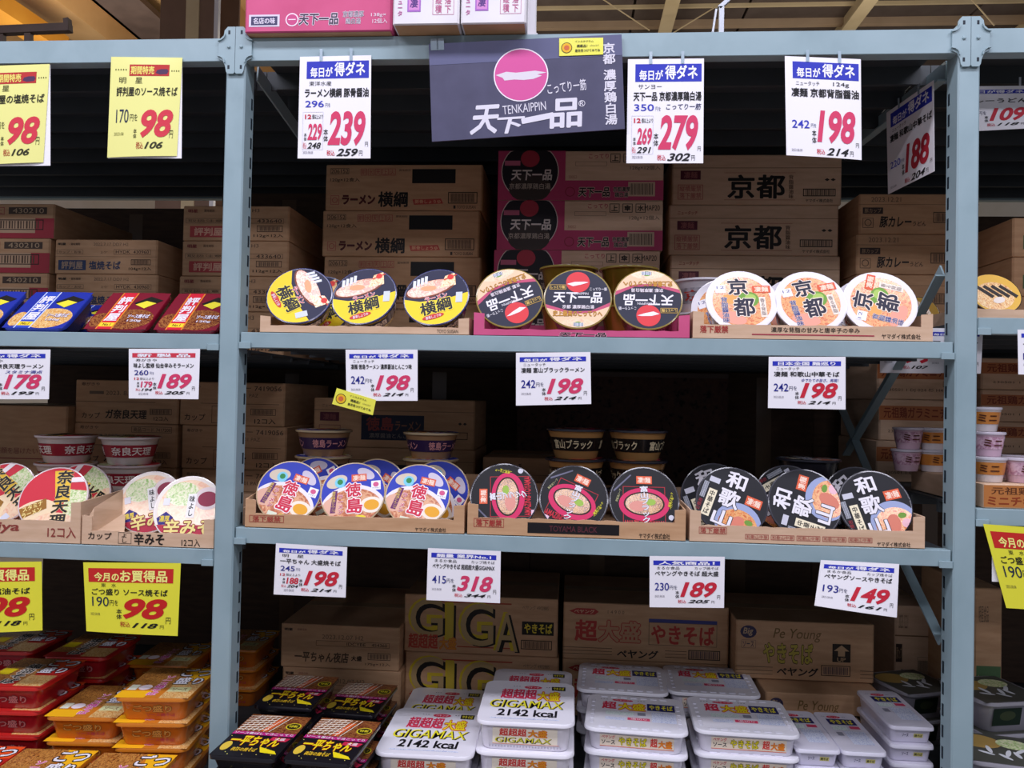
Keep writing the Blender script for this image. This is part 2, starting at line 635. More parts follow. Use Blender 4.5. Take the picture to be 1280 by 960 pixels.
def bay(X0, X1, zs, zlow):
    """beams and deck of one bay"""
    for z in zs:
        for yy, s in ((0.004, 1), (DEEP - .03, -1)):
            b = MB()
            b.cbox((X0 + .002, yy, z - .0325), (X1 - .002, yy + .026, z), STEEL, .002)
            bo = rk(b, 'beam')
            if s == 1:
                for xe, sg in ((X0, 1), (X1, -1)):
                    a0, a1 = sorted((xe + sg * .0005, xe + sg * .026))
                    rk(MB().cbox((a0, yy - .004, z - .0345), (a1, yy - .0005, z - .021), STEEL, .001), 'beam_hook', bo)
        n = 8
        st = (DEEP - .07) / n
        rb = .03
        if z == Z2L:
            z, rb = z - .022, .016
        for i in range(n):
            y0 = .032 + i * st
            b = MB()
            b.box((X0 + .003, y0 + .001, z - .006), (X1 - .003, y0 + st - .001, z - .001), DECK)
            b.box((X0 + .003, y0 + .001, z - rb), (X1 - .003, y0 + .005, z - .006), DECK)
            b.box((X0 + .003, y0 + st - .005, z - rb), (X1 - .003, y0 + st - .001, z - .006), DECK)
            rk(b, 'deck_panel')


bay(XP[0] + PW, XP[1], (Z2L, Z3L, ZB), 0)
bay(XP[1] + PW, XP[2], (Z2, Z3, ZB), 0)
bay(XP[2] + PW, XP[3], (Z2R, Z3R, ZB), 0)
for X0, X1 in ((XP[0] + PW, XP[1]), (XP[1] + PW, XP[2]), (XP[2] + PW, XP[3])):
    for yy in (-.002, DEEP - .03):
        rk(MB().cbox((X0 - PW / 2 + .001, yy, ZTOP0), (X1 + PW / 2 - .001, yy + .03, ZTOP), STEEL, .002), 'top_beam')
    n = 8
    st = (DEEP - .07) / n
    for i in range(n):
        y0 = .03 + i * st
        b = MB()
        e0 = PW / 2 - .001 if 0 < i < n - 1 else -.003
        b.box((X0 - e0, y0 + .001, ZTOP - .006), (X1 + e0, y0 + st - .001, ZTOP - .001), DECK)
        b.box((X0 - e0, y0 + .001, ZTOP - .045), (X1 + e0, y0 + .005, ZTOP - .006), DECK)
        b.box((X0 - e0, y0 + st - .005, ZTOP - .045), (X1 + e0, y0 + st - .001, ZTOP - .006), DECK)
        rk(b, 'deck_panel')
# bolted joint plates where the top beams meet the posts
for X in (XP[1], XP[2]):
    c = X + PW / 2
    for sg in (-1, 1):
        out = [(0.0005, 0.074), (.017, .074), (.024, .066), (.025, .056), (.036, .046), (.036, .006), (.026, .001), (.021, -.01), (.019, -.021), (.016, -.026), (.003, -.026), (.0005, -.023)]
        z0 = ZTOP0 - .002
        pts = [(c + sg * x_, z0 + z_) for x_, z_ in out]
        b = MB()
        y0, y1 = -.006, -.0022
        f = [(x_, y0, z_) for x_, z_ in pts]
        r = [(x_, y1, z_) for x_, z_ in pts]
        n = len(f)
        tri = tessellate_polygon([[V((p_[0], p_[2], 0)) for p_ in f]])
        b.faces(f + r, [tuple(t) for t in tri] + [tuple(i + n for i in t) for t in tri] + [(i, (i + 1) % n, n + (i + 1) % n, n + i) for i in range(n)], STEEL)
        pl = rk(b, 'joint_plate')
        for (dx, dz) in ((.0135, .062), (.0135, -.012)):
            rk(MB().cbox((c + sg * dx - .0022, -.0066, z0 + dz - .004), (c + sg * dx + .0022, -.0058, z0 + dz + .004), '#1c2530', .0005), 'slot_hole', pl)
        bb = MB()
        bb.lathe([(.0035, 0), (.0035, .002), (.002, .0032)], STEEL, 10, True, True)
        bb.v = [(c + sg * .0135 + x_, -.006 - z_, z0 + .031 + y_) for x_, y_, z_ in bb.v]
        rk(bb, 'bolt', pl)
        for (za, zb) in ((.044, .058), (.012, -.003)):
            lp = MB()
            for i in range(4):
                t0, t1 = i / 4, (i + 1) / 4
                fx = lambda t: .038 - .016 * (1 - (1 - t) ** 2)
                p0 = V((c + sg * fx(t0), -.007, z0 + za + (zb - za) * t0 ** 1.6))
                p1 = V((c + sg * fx(t1), -.007, z0 + za + (zb - za) * t1 ** 1.6))
                lp.bar(p0, p1, .0022, .005, STEEL, V((0, 1, 0)))
            rk(lp, 'pressed_lip', pl)


# ================================================================== price cards
RED, REDP, BLUE, INK = '#c9283c', '#d43c66', '#2a35b4', '#17161a'


def quad_map(c4, loc, bulge=0.0):
    tl, tr, br, bl = [V(p) - loc for p in c4]
    n = (tr - tl).cross(bl - tl).normalized() * -1
    n = -n if n.dot(CAM - loc) < 0 else n

    def fn(u, v, h):
        p = tl * (1 - u) * (1 - v) + tr * u * (1 - v) + br * u * v + bl * (1 - u) * v
        return p + n * (h + bulge * 4 * u * (1 - u) * v)
    return fn, n


def card(name, label, c4, color, cat='price card', group=None, bulge=0.0, back=None, th=.0006, part_mat=None):
    loc = (V(c4[0]) + V(c4[1])) / 2
    fn, n = quad_map(c4, loc, bulge)
    b = MB()
    G = 20
    top = [fn(i / G, j / G, 0) for j in range(G + 1) for i in range(G + 1)]
    bot = [fn(i / G, j / G, -th) for j in range(G + 1) for i in range(G + 1)]
    N = (G + 1) ** 2
    fs = []
    for j in range(G):
        for i in range(G):
            a = j * (G + 1) + i
            fs += [(a, a + G + 1, a + G + 2, a + 1), (N + a, N + a + 1, N + a + G + 2, N + a + G + 1)]
    rim = [i for i in range(G + 1)] + [j * (G + 1) + G for j in range(1, G + 1)] + [G * (G + 1) + i for i in range(G - 1, -1, -1)] + [j * (G + 1) for j in range(G - 1, 0, -1)]
    for k in range(len(rim)):
        a, c = rim[k], rim[(k + 1) % len(rim)]
        fs.append((a, c, N + c, N + a))
    b.faces(top + bot, fs, part_mat or mat(color, .45, .15))
    o = b.obj(name, loc=loc)
    tag(o, label, cat, group)
    a4 = [V(p) for p in c4]
    asp = (a4[1] - a4[0]).length / (a4[3] - a4[0]).length
    pr = Pr(o, fn, True, asp)
    pr.curved = bulge > 0
    return o, pr


def px4(pts, Y=-.0045, Yb=None):
    Yb = Y if Yb is None else Yb
    return [at(*pts[0], Y), at(*pts[1], Y), at(*pts[2], Yb), at(*pts[3], Yb)]


def tape(o, p, u0, u1, v=0.0):
    for u in (u0, u1):
        t = MB()
        t.poly([p.fn(u - .02, v + .05, .0012), p.fn(u + .02, v + .05, .0012), p.fn(u + .02, v - .07, .0012), p.fn(u - .02, v - .07, .0012)], mat('#a3b6c2', .15, .5))
        t.obj('clear_tape', o)


def header(p, words, big=None, v0=.05, v1=.22, u0=.1, u1=.97, band=BLUE, ink='#f3f2fa'):
    p.rect('header_band', u0, v0, u1, v1, band, 1)
    p.sub('header_lettering', 'header_band')
    dv = v1 - v0
    if big:
        w0 = u0 + (u1 - u0) * .06
        p.text('header_lettering', words, w0, v0 + dv * .34, u0 + (u1 - u0) * .42, v1 - dv * .08, ink, .03)
        p.text('header_lettering', big, u0 + (u1 - u0) * .45, v0 + dv * .07, u0 + (u1 - u0) * .94, v1 - dv * .12, ink, .03)
    else:
        p.text('header_lettering', words, u0 + (u1 - u0) * .08, v0 + dv * .12, u0 + (u1 - u0) * .92, v1 - dv * .1, ink, .03)


def tall_card(label, px, maker, name, listp, big, tax, small=None, stax=None, extra=None, weight=None, red=REDP, bulge=0.0, c4=None, group='tall price cards on the top beam'):
    o, p = card('price_card', label, c4 or px4(px), PAPER, group=group, bulge=bulge)
    header(p, '毎日が', '得ダネ')
    p.text('maker_name', maker, .14, .245, .45, .29, INK, .0)
    if weight:
        p.text('net_weight', weight, .63, .245, .84, .295, INK, .0)
    p.text('product_name', name, .08, .315, .97, .405, INK, .028)
    if small:
        p.text('list_price', listp, .09, .435, .35, .5, BLUE, .008)
        p.text('list_price', '円を', .37, .46, .44, .5, '#5a5f86', 0)
        if extra:
            p.text('list_price', extra, .51, .43, .97, .49, '#26295e', .01, .2)
        p.text('bulk_offer', '12', .09, .57, .18, .615, RED, .03)
        p.text('bulk_offer', '個以上より', .19, .57, .34, .615, INK, .01)
        p.text('bulk_offer', small, .13, .66, .33, .825, red, .03, .15)
        p.vtext('bulk_offer', '本体', .08, .75, .12, .83, INK)
        p.text('bulk_offer', '税込', .07, .845, .12, .905, RED, .0)
        p.text('bulk_offer', stax, .13, .845, .32, .905, INK, .02, .25)
        p.frame('bulk_offer', .06, .545, .345, .915, '#cfccd8', .004, 2)
        p.vtext('base_price_note', '本体', .35, .71, .415, .84, INK)
        p.text('big_price', big, .41, .54, .93, .88, red, .034, .18)
    else:
        p.text('list_price', listp, .08, .64, .31, .72, BLUE, .008)
        p.text('list_price', '円を', .33, .67, .4, .71, '#5a5f86', 0)
        p.vtext('base_price_note', '本体', .34, .73, .4, .87, INK)
        p.text('big_price', big, .41, .53, .92, .86, red, .034, .18)
    p.text('yen_sign', '円', .925, .84, .965, .885, INK, .0)
    p.text('tax_price', '税込', .4, .92, .51, .975, RED, .01)
    p.text('tax_price', tax, .53, .905, .83, .98, INK, .025, .3)
    p.text('tax_price', '円', .845, .925, .89, .975, INK, .0)
    p.text('date_code', '2023.08.08', .07, .93, .21, .955, '#8d8a94', 0)
    tape(o, p, .3, .72)
    p.flush()
    return o


def wide_card(label, px, head, maker, name, listp, big, tax, small=None, stax=None, maker2=None, note=None, band=BLUE, c4=None, red=RED, Yb=None, bulge=0.0, hb=None, group='small white price cards on shelf beams'):
    o, p = card('price_card', label, c4 or px4(px, Yb=Yb), PAPER, group=group, bulge=bulge)
    header(p, head, hb, .085, .175, .05, .94, band)
    p.text('maker_name', maker, .1, .2, .4, .26, INK, .0)
    if maker2:
        p.text('noodle_type', maker2, .6, .2, .92, .26, INK, .0)
    p.text('product_name', name, .07, .285, .92, .385, INK, .02)
    if note:
        p.text('product_note', note, .43, .42, .91, .485, '#2b3190', .015, .2)
    if small:
        p.text('list_price', listp, .08, .43, .28, .53, '#2a2e86', .008)
        p.text('list_price', '円を', .3, .46, .36, .52, '#5a5f86', 0)
        p.text('bulk_offer', '12', .08, .575, .15, .625, RED, .02)
        p.text('bulk_offer', '個以上より', .16, .575, .36, .625, INK, .0)
        p.text('bulk_offer', small, .17, .655, .34, .78, red, .03, .12)
        p.vtext('bulk_offer', '本体', .115, .66, .155, .78, INK)
        p.text('bulk_offer', '税込', .1, .795, .17, .85, RED, 0)
        p.text('bulk_offer', stax, .18, .795, .34, .85, INK, .018, .3)
        p.text('date_code', '2023.08.08', .14, .88, .28, .925, '#8d8a94', 0)
    else:
        p.text('list_price', listp, .07, .52, .26, .67, '#232a8a', .008)
        p.text('list_price', '円を', .27, .57, .37, .65, '#33375f', 0)
        p.text('date_code', '2023.08.08', .07, .76, .2, .8, '#8d8a94', 0)
    p.vtext('base_price_note', '本体', .345, .67, .4, .82, INK)
    p.text('big_price', big, .41, .5, .9, .8, red, .034, .28)
    p.text('yen_sign', '円', .905, .75, .945, .83, INK, .0)
    p.text('tax_price', '税込', .38, .845, .49, .915, RED, .01)
    p.text('tax_price', tax, .51, .845, .81, .91, INK, .025, .35)
    p.text('tax_price', '円', .83, .86, .87, .91, INK, .0)
    p.flush()
    return o


def yellow_wide(label, px, maker, name, listp, big, tax, Yb=None, bulge=0.0):
    o, p = card('price_card', label, px4(px, Yb=Yb), YEL, group='yellow bargain cards on the lower beams', bulge=bulge)
    p.rect('header_band', .05, .08, .93, .28, '#c62a26', 1)
    p.sub('header_lettering', 'header_band')
    p.text('header_lettering', '今月の', .11, .14, .37, .265, '#f6f08a', .03)
    p.text('header_lettering', 'お買得品', .38, .105, .87, .27, '#f6f08a', .03)
    p.text('maker_name', maker, .18, .295, .34, .35, INK, .0)
    p.text('product_name', name, .08, .37, .88, .465, INK, .02)
    p.text('list_price', listp, .08, .49, .26, .625, '#1b2a44', .0)
    p.text('list_price', '円を', .27, .53, .36, .61, INK, .0)
    p.vtext('base_price_note', '本体', .34, .65, .4, .8, INK)
    p.text('big_price', big, .41, .5, .88, .79, '#c3211f', .036, .28)
    p.text('yen_sign', '円', .87, .75, .92, .84, INK, .0)
    p.text('tax_price', '税込', .38, .83, .49, .905, '#b3402a', .01)
    p.text('tax_price', tax, .51, .84, .79, .91, INK, .028, .35)
    p.text('tax_price', '円', .81, .86, .85, .91, INK, .0)
    p.text('date_code', '2023.08.08', .06, .72, .16, .755, '#7d7a3c', 0)
    p.flush()
    return o


def yellow_tall(label, px, name, listp, behind):
    o, p = card('price_card', label, px4(px), '#ecea90', group='yellow price cards on the top beam', bulge=.004)
    p.rect('header_band', .27, .075, .83, .19, '#bb2a2a', 1)
    p.sub('header_lettering', 'header_band')
    p.text('header_lettering', '期間特売', .29, .09, .62, .175, '#f0e070', .03)
    p.sub('header_picture', 'header_band')
    p.poly('header_picture', [(.64, .16), (.66, .13), (.72, .12), (.8, .12), (.82, .14), (.8, .17), (.7, .175)], '#4a2a52', 2)
    for i in range(5):
        p.rect('dotted_line', .07 + i * .036, .12, .085 + i * .036, .135, '#6a6a30', 2)
        if i < 4:
            p.rect('dotted_line', .86 + i * .032, .13, .873 + i * .032, .145, '#6a6a30', 2)
    p.text('maker_name', '明', .13, .205, .23, .265, '#4a4a26', .0)
    p.text('maker_name', '星', .36, .205, .46, .265, '#4a4a26', .0)
    p.text('product_name', name, .1, .3, .96, .395, '#20200f', .02)
    p.text('list_price', listp, .11, .525, .29, .66, '#1f2d4c', .0)
    p.text('list_price', '円を', .31, .575, .42, .645, '#4a4a26', .0)
    p.vtext('base_price_note', '本体', .37, .72, .42, .82, '#4a4a26')
    p.text('big_price', '98', .47, .53, .92, .815, '#d33648', .036, .22)
    p.text('yen_sign', '円', .88, .74, .93, .82, '#4a4a26', .0)
    p.text('tax_price', '税込', .42, .855, .52, .925, '#b3402a', .01)
    p.text('tax_price', '106', .54, .855, .8, .925, '#2a2a16', .022, .3)
    p.text('date_code', '2023.08', .09, .755, .23, .785, '#8a8a4c', 0)
    w_ = px4(behind, -.0030)
    wl = o.location
    MB().poly([v_ - wl for v_ in w_], mat(PAPER, .5)).obj('white_backing_card', o)
    p.flush()


yellow_tall('yellow price card reading 98, cut off by the left picture edge', [(-28, 83), (62, 80), (54, 203), (-30, 207)], '評判屋の塩焼そば', '170', [(-26, 84), (63, 81), (63, 207), (-26, 208)])
yellow_tall('yellow price card reading 170 and 98 taped to the top beam', [(139, 71), (228, 72), (221, 195), (134, 197)], '評判屋のソース焼そば', '170', [(139, 72), (228, 73), (227, 198), (135, 198)])
tall_card('white price card with big pink 239 beside the left post', [(375, 71), (464, 69), (463, 198), (372, 198)], '東洋水産', 'ラーメン横綱 豚骨醤油', '296', '239', '259', '229', '248')
tall_card('white price card with big pink 279 beside the navy box panel', [(785, 74), (880, 73), (879, 204), (783, 204)], 'サンヨー', '天下一品 京都濃厚鶏白湯', '350', '279', '302', '269', '291', extra='こってり一筋')
tall_card('white price card with 124g and pink 198 under the top beam', [(981, 70), (1076, 74), (1077, 200), (983, 194)], 'ニュータッチ', '凄麺 京都背脂醤油', '242', '198', '214', weight='124g', bulge=.003)
XC = 1.487
c4 = [atx(1108, 141, XC), atx(1167, 100, XC), atx(1168, 214, XC), atx(1110, 243, XC)]
tall_card('price card reading 188 hung edge-on from the diagonal brace', None, 'ニュータッチ', '凄麺 和歌山中華そば', '220', '188', '204', red='#b02838', c4=c4)
o9 = wide_card('shaded price card reading 109 deep in the right bay', None, '毎日が得ダネ', '', 'カレーうどん', '140', '109', '118', c4=[at(1198, 108, .13), at(1292, 107, .13), at(1292, 160, .13), at(1198, 165, .13)])
o9b = MB()
for px in (1215, 1275):
    a_, b_ = at(px, 109, .132) - o9.location, None
    o9b.bar(a_, V((a_.x, a_.y, ZTOP - .045 - o9.location.z)), .004, .001, mat('#b9c0c8', .3), V((0, 1, 0)))
o9b.obj('hanging_string', o9)

wide_card('white price card reading 178, cut off by the left picture edge', [(-35, 437), (63, 437), (61, 499), (-35, 499)], '毎日が', 'すがきや', '麺巡り 奈良天理ラーメン', '230', '178', '193', '168', '182', note='スタミナ満点', hb='得ダネ', red=REDP)
wide_card('white price card with red header band and 189', [(161, 436), (250, 436), (248, 499), (161, 498)], '新 製 品', '寿がきや', '味よし監修 仙台辛みそラーメン', '260', '189', '205', '179', '194', band='#cf3a4c', red=REDP)
wide_card('white price card reading 198 with a yellow note over its corner', [(432, 437), (522, 437), (522, 501), (433, 501)], '毎日が', 'ニュータッチ', '凄麺 徳島ラーメン 濃厚醤油とんこつ味', '242', '198', '214', hb='得ダネ', red=REDP)
wide_card('white price card reading 198 above the black bowls with pink rings', [(645, 441), (738, 440), (739, 505), (645, 507)], '毎日が', 'ニュータッチ', '凄麺 富山ブラックラーメン', '242', '198', '214', hb='得ダネ', red=REDP)
wide_card('white price card reading 198 with blue slogan line, right of middle shelf', [(961, 446), (1057, 446), (1057, 512), (960, 510)], '日本全国 麺巡り', 'ニュータッチ', '凄麺 和歌山中華そば', '242', '198', '214', note='ゆでたての旨さ、再現！')
wide_card('white price card reading 245 and 198 above the plain brown carton', [(345, 679), (434, 684), (432, 747), (342, 743)], '毎日が', '明　星', '一平ちゃん 大盛焼そば', '245', '198', '214', '188', '204', hb='得ダネ')
wide_card('white price card reading 415 and 318 over the yellow-lettered carton', [(535, 685), (626, 689), (625, 754), (533, 750)], '麺量 業界No.1', 'まるか食品', 'ペヤングやきそば 超超超大盛GIGAMAX', '415', '318', '344', maker2='カップ焼そば', red=REDP)
wide_card('white price card reading 230 and 189 over the red-lettered carton', [(812, 695), (906, 696), (905, 760), (812, 759)], '人気商品！', 'まるか食品', 'ペヤングやきそば 超大盛', '230', '189', '205', maker2='カップ焼そば')
wide_card('crumpled tilted white price card reading 193 and 149', [(1026, 700), (1124, 705), (1121, 772), (1018, 757)], '毎日が', 'まるか食品', 'ペヤングソースやきそば', '193', '149', '161', maker2='カップ焼そば', hb='得ダネ', Yb=-.015, bulge=.006)
wide_card('white price card reading 107 partly hidden by the right post', None, '毎日が', '', 'カップうどん', '140', '99', '107', c4=[at(1100, 404, .3), at(1177, 406, .3), at(1176, 467, .3), at(1100, 466, .3)], hb='得ダネ')
wide_card('sliver of white price card showing beside the right post', None, '毎日が', '', 'ラーメン', '140', '99', '107', c4=[at(1160, 410, .052), at(1229, 411, .052), at(1226, 467, .052), at(1160, 466, .052)], hb='得ダネ')
wide_card('white price card cut off by the right edge under the short upper shelf', [(1272, 412), (1362, 413), (1362, 470), (1273, 468)], '毎日が', '', 'ラーメン', '140', '128', '138', hb='得ダネ')
yellow_wide('yellow bargain card cut off by the left picture edge', [(-68, 703), (52, 702), (53, 788), (-64, 792)], '東　水', 'ごつ盛り 塩油そば', '190', '98', '118', bulge=.004)
yellow_wide('yellow bargain card with red band above the orange noodle tubs', [(104, 703), (226, 704), (222, 795), (108, 789)], '東　水', 'ごつ盛り ソース焼そば', '190', '98', '118', bulge=.003)
yellow_wide('slanting yellow bargain card in the right bay', [(1229, 655), (1352, 664), (1381, 768), (1258, 760)], '東　水', 'ごつ盛り ソース焼そば', '190', '98', '118')
wp = px4([(1240, 690), (1300, 692), (1300, 730), (1240, 727)], .001)
o, p = card('price_card', 'blank white card behind the slanting yellow card', wp, PAPER, group='small white price cards on shelf beams')


def note(label, c4):
    o, p = card('promo_note', label, c4, '#e8e552', 'note', 'small yellow promotion notes')
    asp = p.asp
    p.poly('round_face', [(a, b_) for a, b_ in ell(.17, .55, .125, .125 * asp)], '#3a3020', 1)
    p.poly('round_face', ell(.17, .55, .11, .11 * asp), '#e8b524', 2)
    p.poly('round_face', ell(.17, .55, .06, .06 * asp), '#d06a3a', 3)
    p.text('handwriting', 'インスタグラム', .36, .14, .78, .26, '#2b2a20', .01)
    p.text('handwriting', '掲載品！', .4, .38, .64, .55, '#2b2a20', .02)
    p.text('handwriting', 'check!!', .7, .4, .9, .5, '#8a8648', .0)
    p.text('handwriting', '是非見つけてみてね', .36, .65, .93, .82, '#2b2a20', .02)
    p.flush()


note('small yellow note stuck on the navy box panel', px4([(699, 48), (754, 47), (754, 68), (699, 70)], -.0125))
note('small yellow note stuck aslant below the middle-shelf card', px4([(421, 485), (470, 500), (466, 519), (415, 505)], -.0075))

# navy carton panel taped to the top beam
SG = px4([(536, 55), (777, 43), (781, 161), (540, 177)], -.0105)
o, p = card('box_panel_sign', 'cut navy carton panel with pink sun disc taped to the top beam', SG, '#46455f', 'sign', th=.004, part_mat=NAVYC)
A = p.asp
p.rect('faded_strip', .0, .0, 1, .22, '#5d5f80', 1)
p.poly('sun_disc', ell(.476, .37, .142, .142 * A, 40), '#f2eaf2', 2)
p.poly('sun_disc', ell(.476, .37, .136, .136 * A, 40), '#d4569a', 3)
p.sub('brush_stroke', 'sun_disc')
p.poly('brush_stroke', [(.345, .36), (.4, .33), (.45, .345), (.55, .335), (.61, .36), (.56, .375), (.585, .39), (.54, .42), (.49, .425), (.44, .415), (.39, .42), (.38, .39)], '#dcd6de', 4)
WH = '#dcd9e4'
p.text('slogan', 'こってり一筋', .61, .46, .81, .58, WH, .01, rot=4)
p.text('roman_lettering', 'TENKAIPPIN', .375, .67, .6, .76, WH, .0, rot=3)
p.text('large_lettering', '天', .2, .66, .36, .96, WH, .05, .25)
p.text('large_lettering', '下', .345, .8, .49, .97, WH, .05, .2)
p.text('large_lettering', '一', .47, .8, .64, .86, WH, .04, .0, rot=8)
p.text('large_lettering', '品', .615, .64, .785, .95, WH, .045, .05)
p.text('large_lettering', 'R', .775, .68, .795, .73, WH, .0)
p.ring('large_lettering', .785, .705, .017, .017 * A, .003, WH, 3)
p.vtext('side_lettering', '京都', .9, .08, .965, .31, WH, .025)
p.vtext('side_lettering', '濃厚鶏白湯', .9, .36, .965, .95, WH, .025)
tape(o, p, .03, .06, .02)
p.flush()

# ================================================================== closed cartons
BK, RD = '#241d1a', '#a83a36'


def carton(label, xl, xr, py, Y, zb, h, depth, art=None, mt=CARD, group=None, rz=0.0, dx=0.0):
    """closed box: px of its left and right front edges at height py, front at Y, standing on zb"""
    a, b_ = at(xl, py, Y).x + dx, at(xr, py, Y).x + dx
    wd = b_ - a
    loc = V(((a + b_) / 2, Y + depth / 2, zb + .0005))
    h -= .001
    o = MB().cbox((-wd / 2, -depth / 2, 0), (wd / 2, depth / 2, h), mt, .004).obj('carton', loc=loc)
    o.rotation_euler.z = math.radians(rz)
    tag(o, label, 'carton', group)
    MB().box((-wd / 2 + .004, -.022, h - .0003), (wd / 2 - .004, .022, h + .0004), mat('#b99a74', .3, .3)).obj('packing_tape', o)
    if art:
        p = Pr(o, lambda u, v, k: V((-wd / 2 + u * wd, -depth / 2 - k, h * (1 - v))), True, wd / h)
        art(p)
        p.flush()
    return o


ORD = {1: 'topmost', 2: 'second from top', 3: 'third from top', 4: 'lowest', 5: 'lowest'}


def stack(desc, tail, xl, xr, py, Y, zd, h, n, depth, art, group, mt=CARD, jit=(0, 0, 0, 0, 0), rz=0, low=0.0):
    for k in range(n):
        i = n - k
        nm = 'lowest' if k == 0 and n > 1 else ORD[i]
        carton('%s, %s %s' % (desc, nm, tail), xl, xr, py, Y, zd + k * h + (low if k else 0), h + (0 if k else low), depth, art, mt, group, rz, jit[k])


def crease(p, v, c='#7d6146'):
    p.rect('flap_seam', .0, v, 1, v + .012, c, 1)


def a_yoko(p):
    p.frame('case_number', .03, .08, .15, .21, '#6b5844', .003)
    p.text('case_number', '206152', .035, .1, .145, .19, '#4a3d30', 0)
    p.text('case_number#2', '120g×12食入', .03, .29, .22, .39, BK, 0)
    for i in range(5):
        p.frame('handling_icons', .225 + i * .046, .09, .265 + i * .046, .24, '#b0504c', .003)
        p.text('handling_icons', '割水天上火'[i], .232 + i * .046, .11, .258 + i * .046, .22, '#b0504c', 0)
    p.text('handling_icons', '賞味期限', .47, .1, .545, .15, '#5a4838', 0)
    p.rect('black_panel', .555, .1, .83, .41, '#14110f', 2)
    p.frame('maker_mark', .035, .68, .09, .88, '#b0504c', .003)
    p.ring('maker_mark', .0625, .78, .018, .018 * p.asp, .004, '#b0504c')
    p.text('brand_lettering', 'ラーメン', .11, .67, .32, .87, '#5a1c1e', .06, out='#3a1412', ow=.03)
    p.text('brand_lettering', '横綱', .34, .59, .53, .93, '#1a1512', .05)
    p.poly('flavour_stroke', [(.56, .76), (.74, .74), (.755, .85), (.57, .88)], '#b8483c', 2)
    p.sub('flavour_lettering', 'flavour_stroke')
    p.text('flavour_lettering', '豚骨しょうゆ', .575, .77, .74, .85, '#d9a37c', .02)
    p.frame('barcode', .785, .6, .97, .85, '#2a211b', .005)
    p.bars('barcode', .8, .63, .955, .82, '#3a2f28', 22)
    p.text('maker_lettering', '■ TOYO SUISAN', .82, .89, .96, .96, '#3a2f28', 0)


def a_tenka(p):
    p.rect('pink_panel', 0, 0, .41, 1, '#b23a62', 1)
    p.rect('pink_panel', .41, .6, 1, 1, '#b23a62', 1)
    p.poly('bowl_picture', [q for q in ell(.2, .5, .172, .58, 36) if True], '#d9c9c4', 2) if False else None
    import itertools
    pts = [(max(0.01, min(.4, x)), max(0, min(1, y))) for x, y in ell(.195, .42, .17, .17 * p.asp, 40)]
    p.poly('bowl_picture', [(.195 + (x - .195) * 1.03, max(0, min(1, .42 + (y - .42) * 1.03))) for x, y in pts], '#cdbdb6', 2)
    p.poly('bowl_picture', pts, '#1f1a1f', 3)
    p.poly('bowl_picture', [(x, min(1, y)) for x, y in ell(.195, .75, .13, .3, 20)], '#3a302c', 4)
    p.sub('sun_mark', 'bowl_picture')
    p.poly('sun_mark', ell(.195, .16, .057, .057 * p.asp * .9, 24), '#a3303f', 5)
    p.rect('sun_mark', .04, .2, .135, .3, '#b8607a', 5)
    p.sub('bowl_lettering', 'bowl_picture')
    p.text('bowl_lettering', '天下一品', .08, .38, .33, .6, '#cfc4bc', .04, .1, z=6)
    p.text('bowl_lettering', '京都濃厚鶏白湯', .07, .66, .32, .78, '#b8a898', .0, z=6)
    p.text('flavour_lettering', 'こってり', .55, .06, .67, .16, '#b5525c', .02)
    for i, c in enumerate(('#2a211b', '#2a211b', '#2a211b')):
        p.frame('handling_icons', .68 + i * .078, .06, .74 + i * .078, .24, c, .004)
        p.text('handling_icons', '上傘水'[i], .69 + i * .078, .09, .73 + i * .078, .21, c, .03)
    p.frame('case_number', .47, .22, .66, .31, '#7a6450', .002)
    p.text('case_number', 'MAP20', .89, .09, .98, .2, '#2a211b', 0)
    p.text('case_number#2', '128g×12個入', .8, .3, .98, .4, '#4a3d33', 0)
    p.text('case_number#3', '38052', .43, .5, .48, .56, '#b07a6a', 0)
    p.ring('brand_lettering', .44, .83, .03, .03 * p.asp, .005, '#8a2a3a', 3)
    p.text('brand_lettering', '天下一品', .49, .74, .68, .93, '#241d1a', .05, .1, out='#c9b0a0', ow=.06)
    p.text('brand_lettering', '京都濃厚', .7, .73, .8, .83, '#241d1a', .02, out='#c9b0a0')
    p.text('brand_lettering', '鶏白湯', .71, .84, .79, .94, '#241d1a', .02, out='#c9b0a0')
    p.rect('barcode', .79, .63, .95, .92, '#c4a88c', 2)
    p.bars('barcode', .8, .66, .94, .89, '#3a2f28', 20)


def a_kyoto(p):
    crease(p, .26)
    p.text('maker_lettering', 'ニュータッチ', .05, .12, .17, .2, '#a34a40', .02, .2)
    p.rect('red_label', .05, .32, .17, .5, '#5c2030', 2)
    p.sub('label_lettering', 'red_label')
    p.text('label_lettering', '凄麺', .07, .345, .15, .475, '#9c5a58', .02)
    p.frame('warning_stamp', .035, .6, .185, .9, '#b4625a', .004)
    p.text('warning_stamp', '縦積厳禁', .045, .62, .175, .74, '#b4625a', .01)
    p.text('warning_stamp', '落下厳禁', .045, .76, .175, .88, '#b4625a', .01)
    p.rect('red_rule', .31, .36, .73, .367, '#9a4038', 2)
    p.rect('red_rule#2', .31, .9, .73, .907, '#9a4038', 2)
    p.text('brush_lettering', '京', .33, .4, .49, .88, '#17120f', .06)
    p.text('brush_lettering', '都', .5, .4, .67, .88, '#17120f', .06)
    p.vtext('flavour_lettering', '背脂醤油味', .69, .4, .72, .88, '#5a4030')
    p.poly('diamond_mark', [(.9, .5), (.915, .47), (.93, .5), (.915, .53)], '#3a2f28', 2)
    p.poly('diamond_mark#2', [(.935, .5), (.95, .47), (.965, .5), (.95, .53)], '#3a2f28', 2)
    p.frame('barcode', .775, .68, .965, .83, '#2a211b', .005)
    p.bars('barcode', .79, .7, .955, .81, '#4a3d33', 20)
    p.text('maker_lettering#2', 'ヤマダイ株式会社', .79, .88, .95, .95, '#3a2f28', .01)


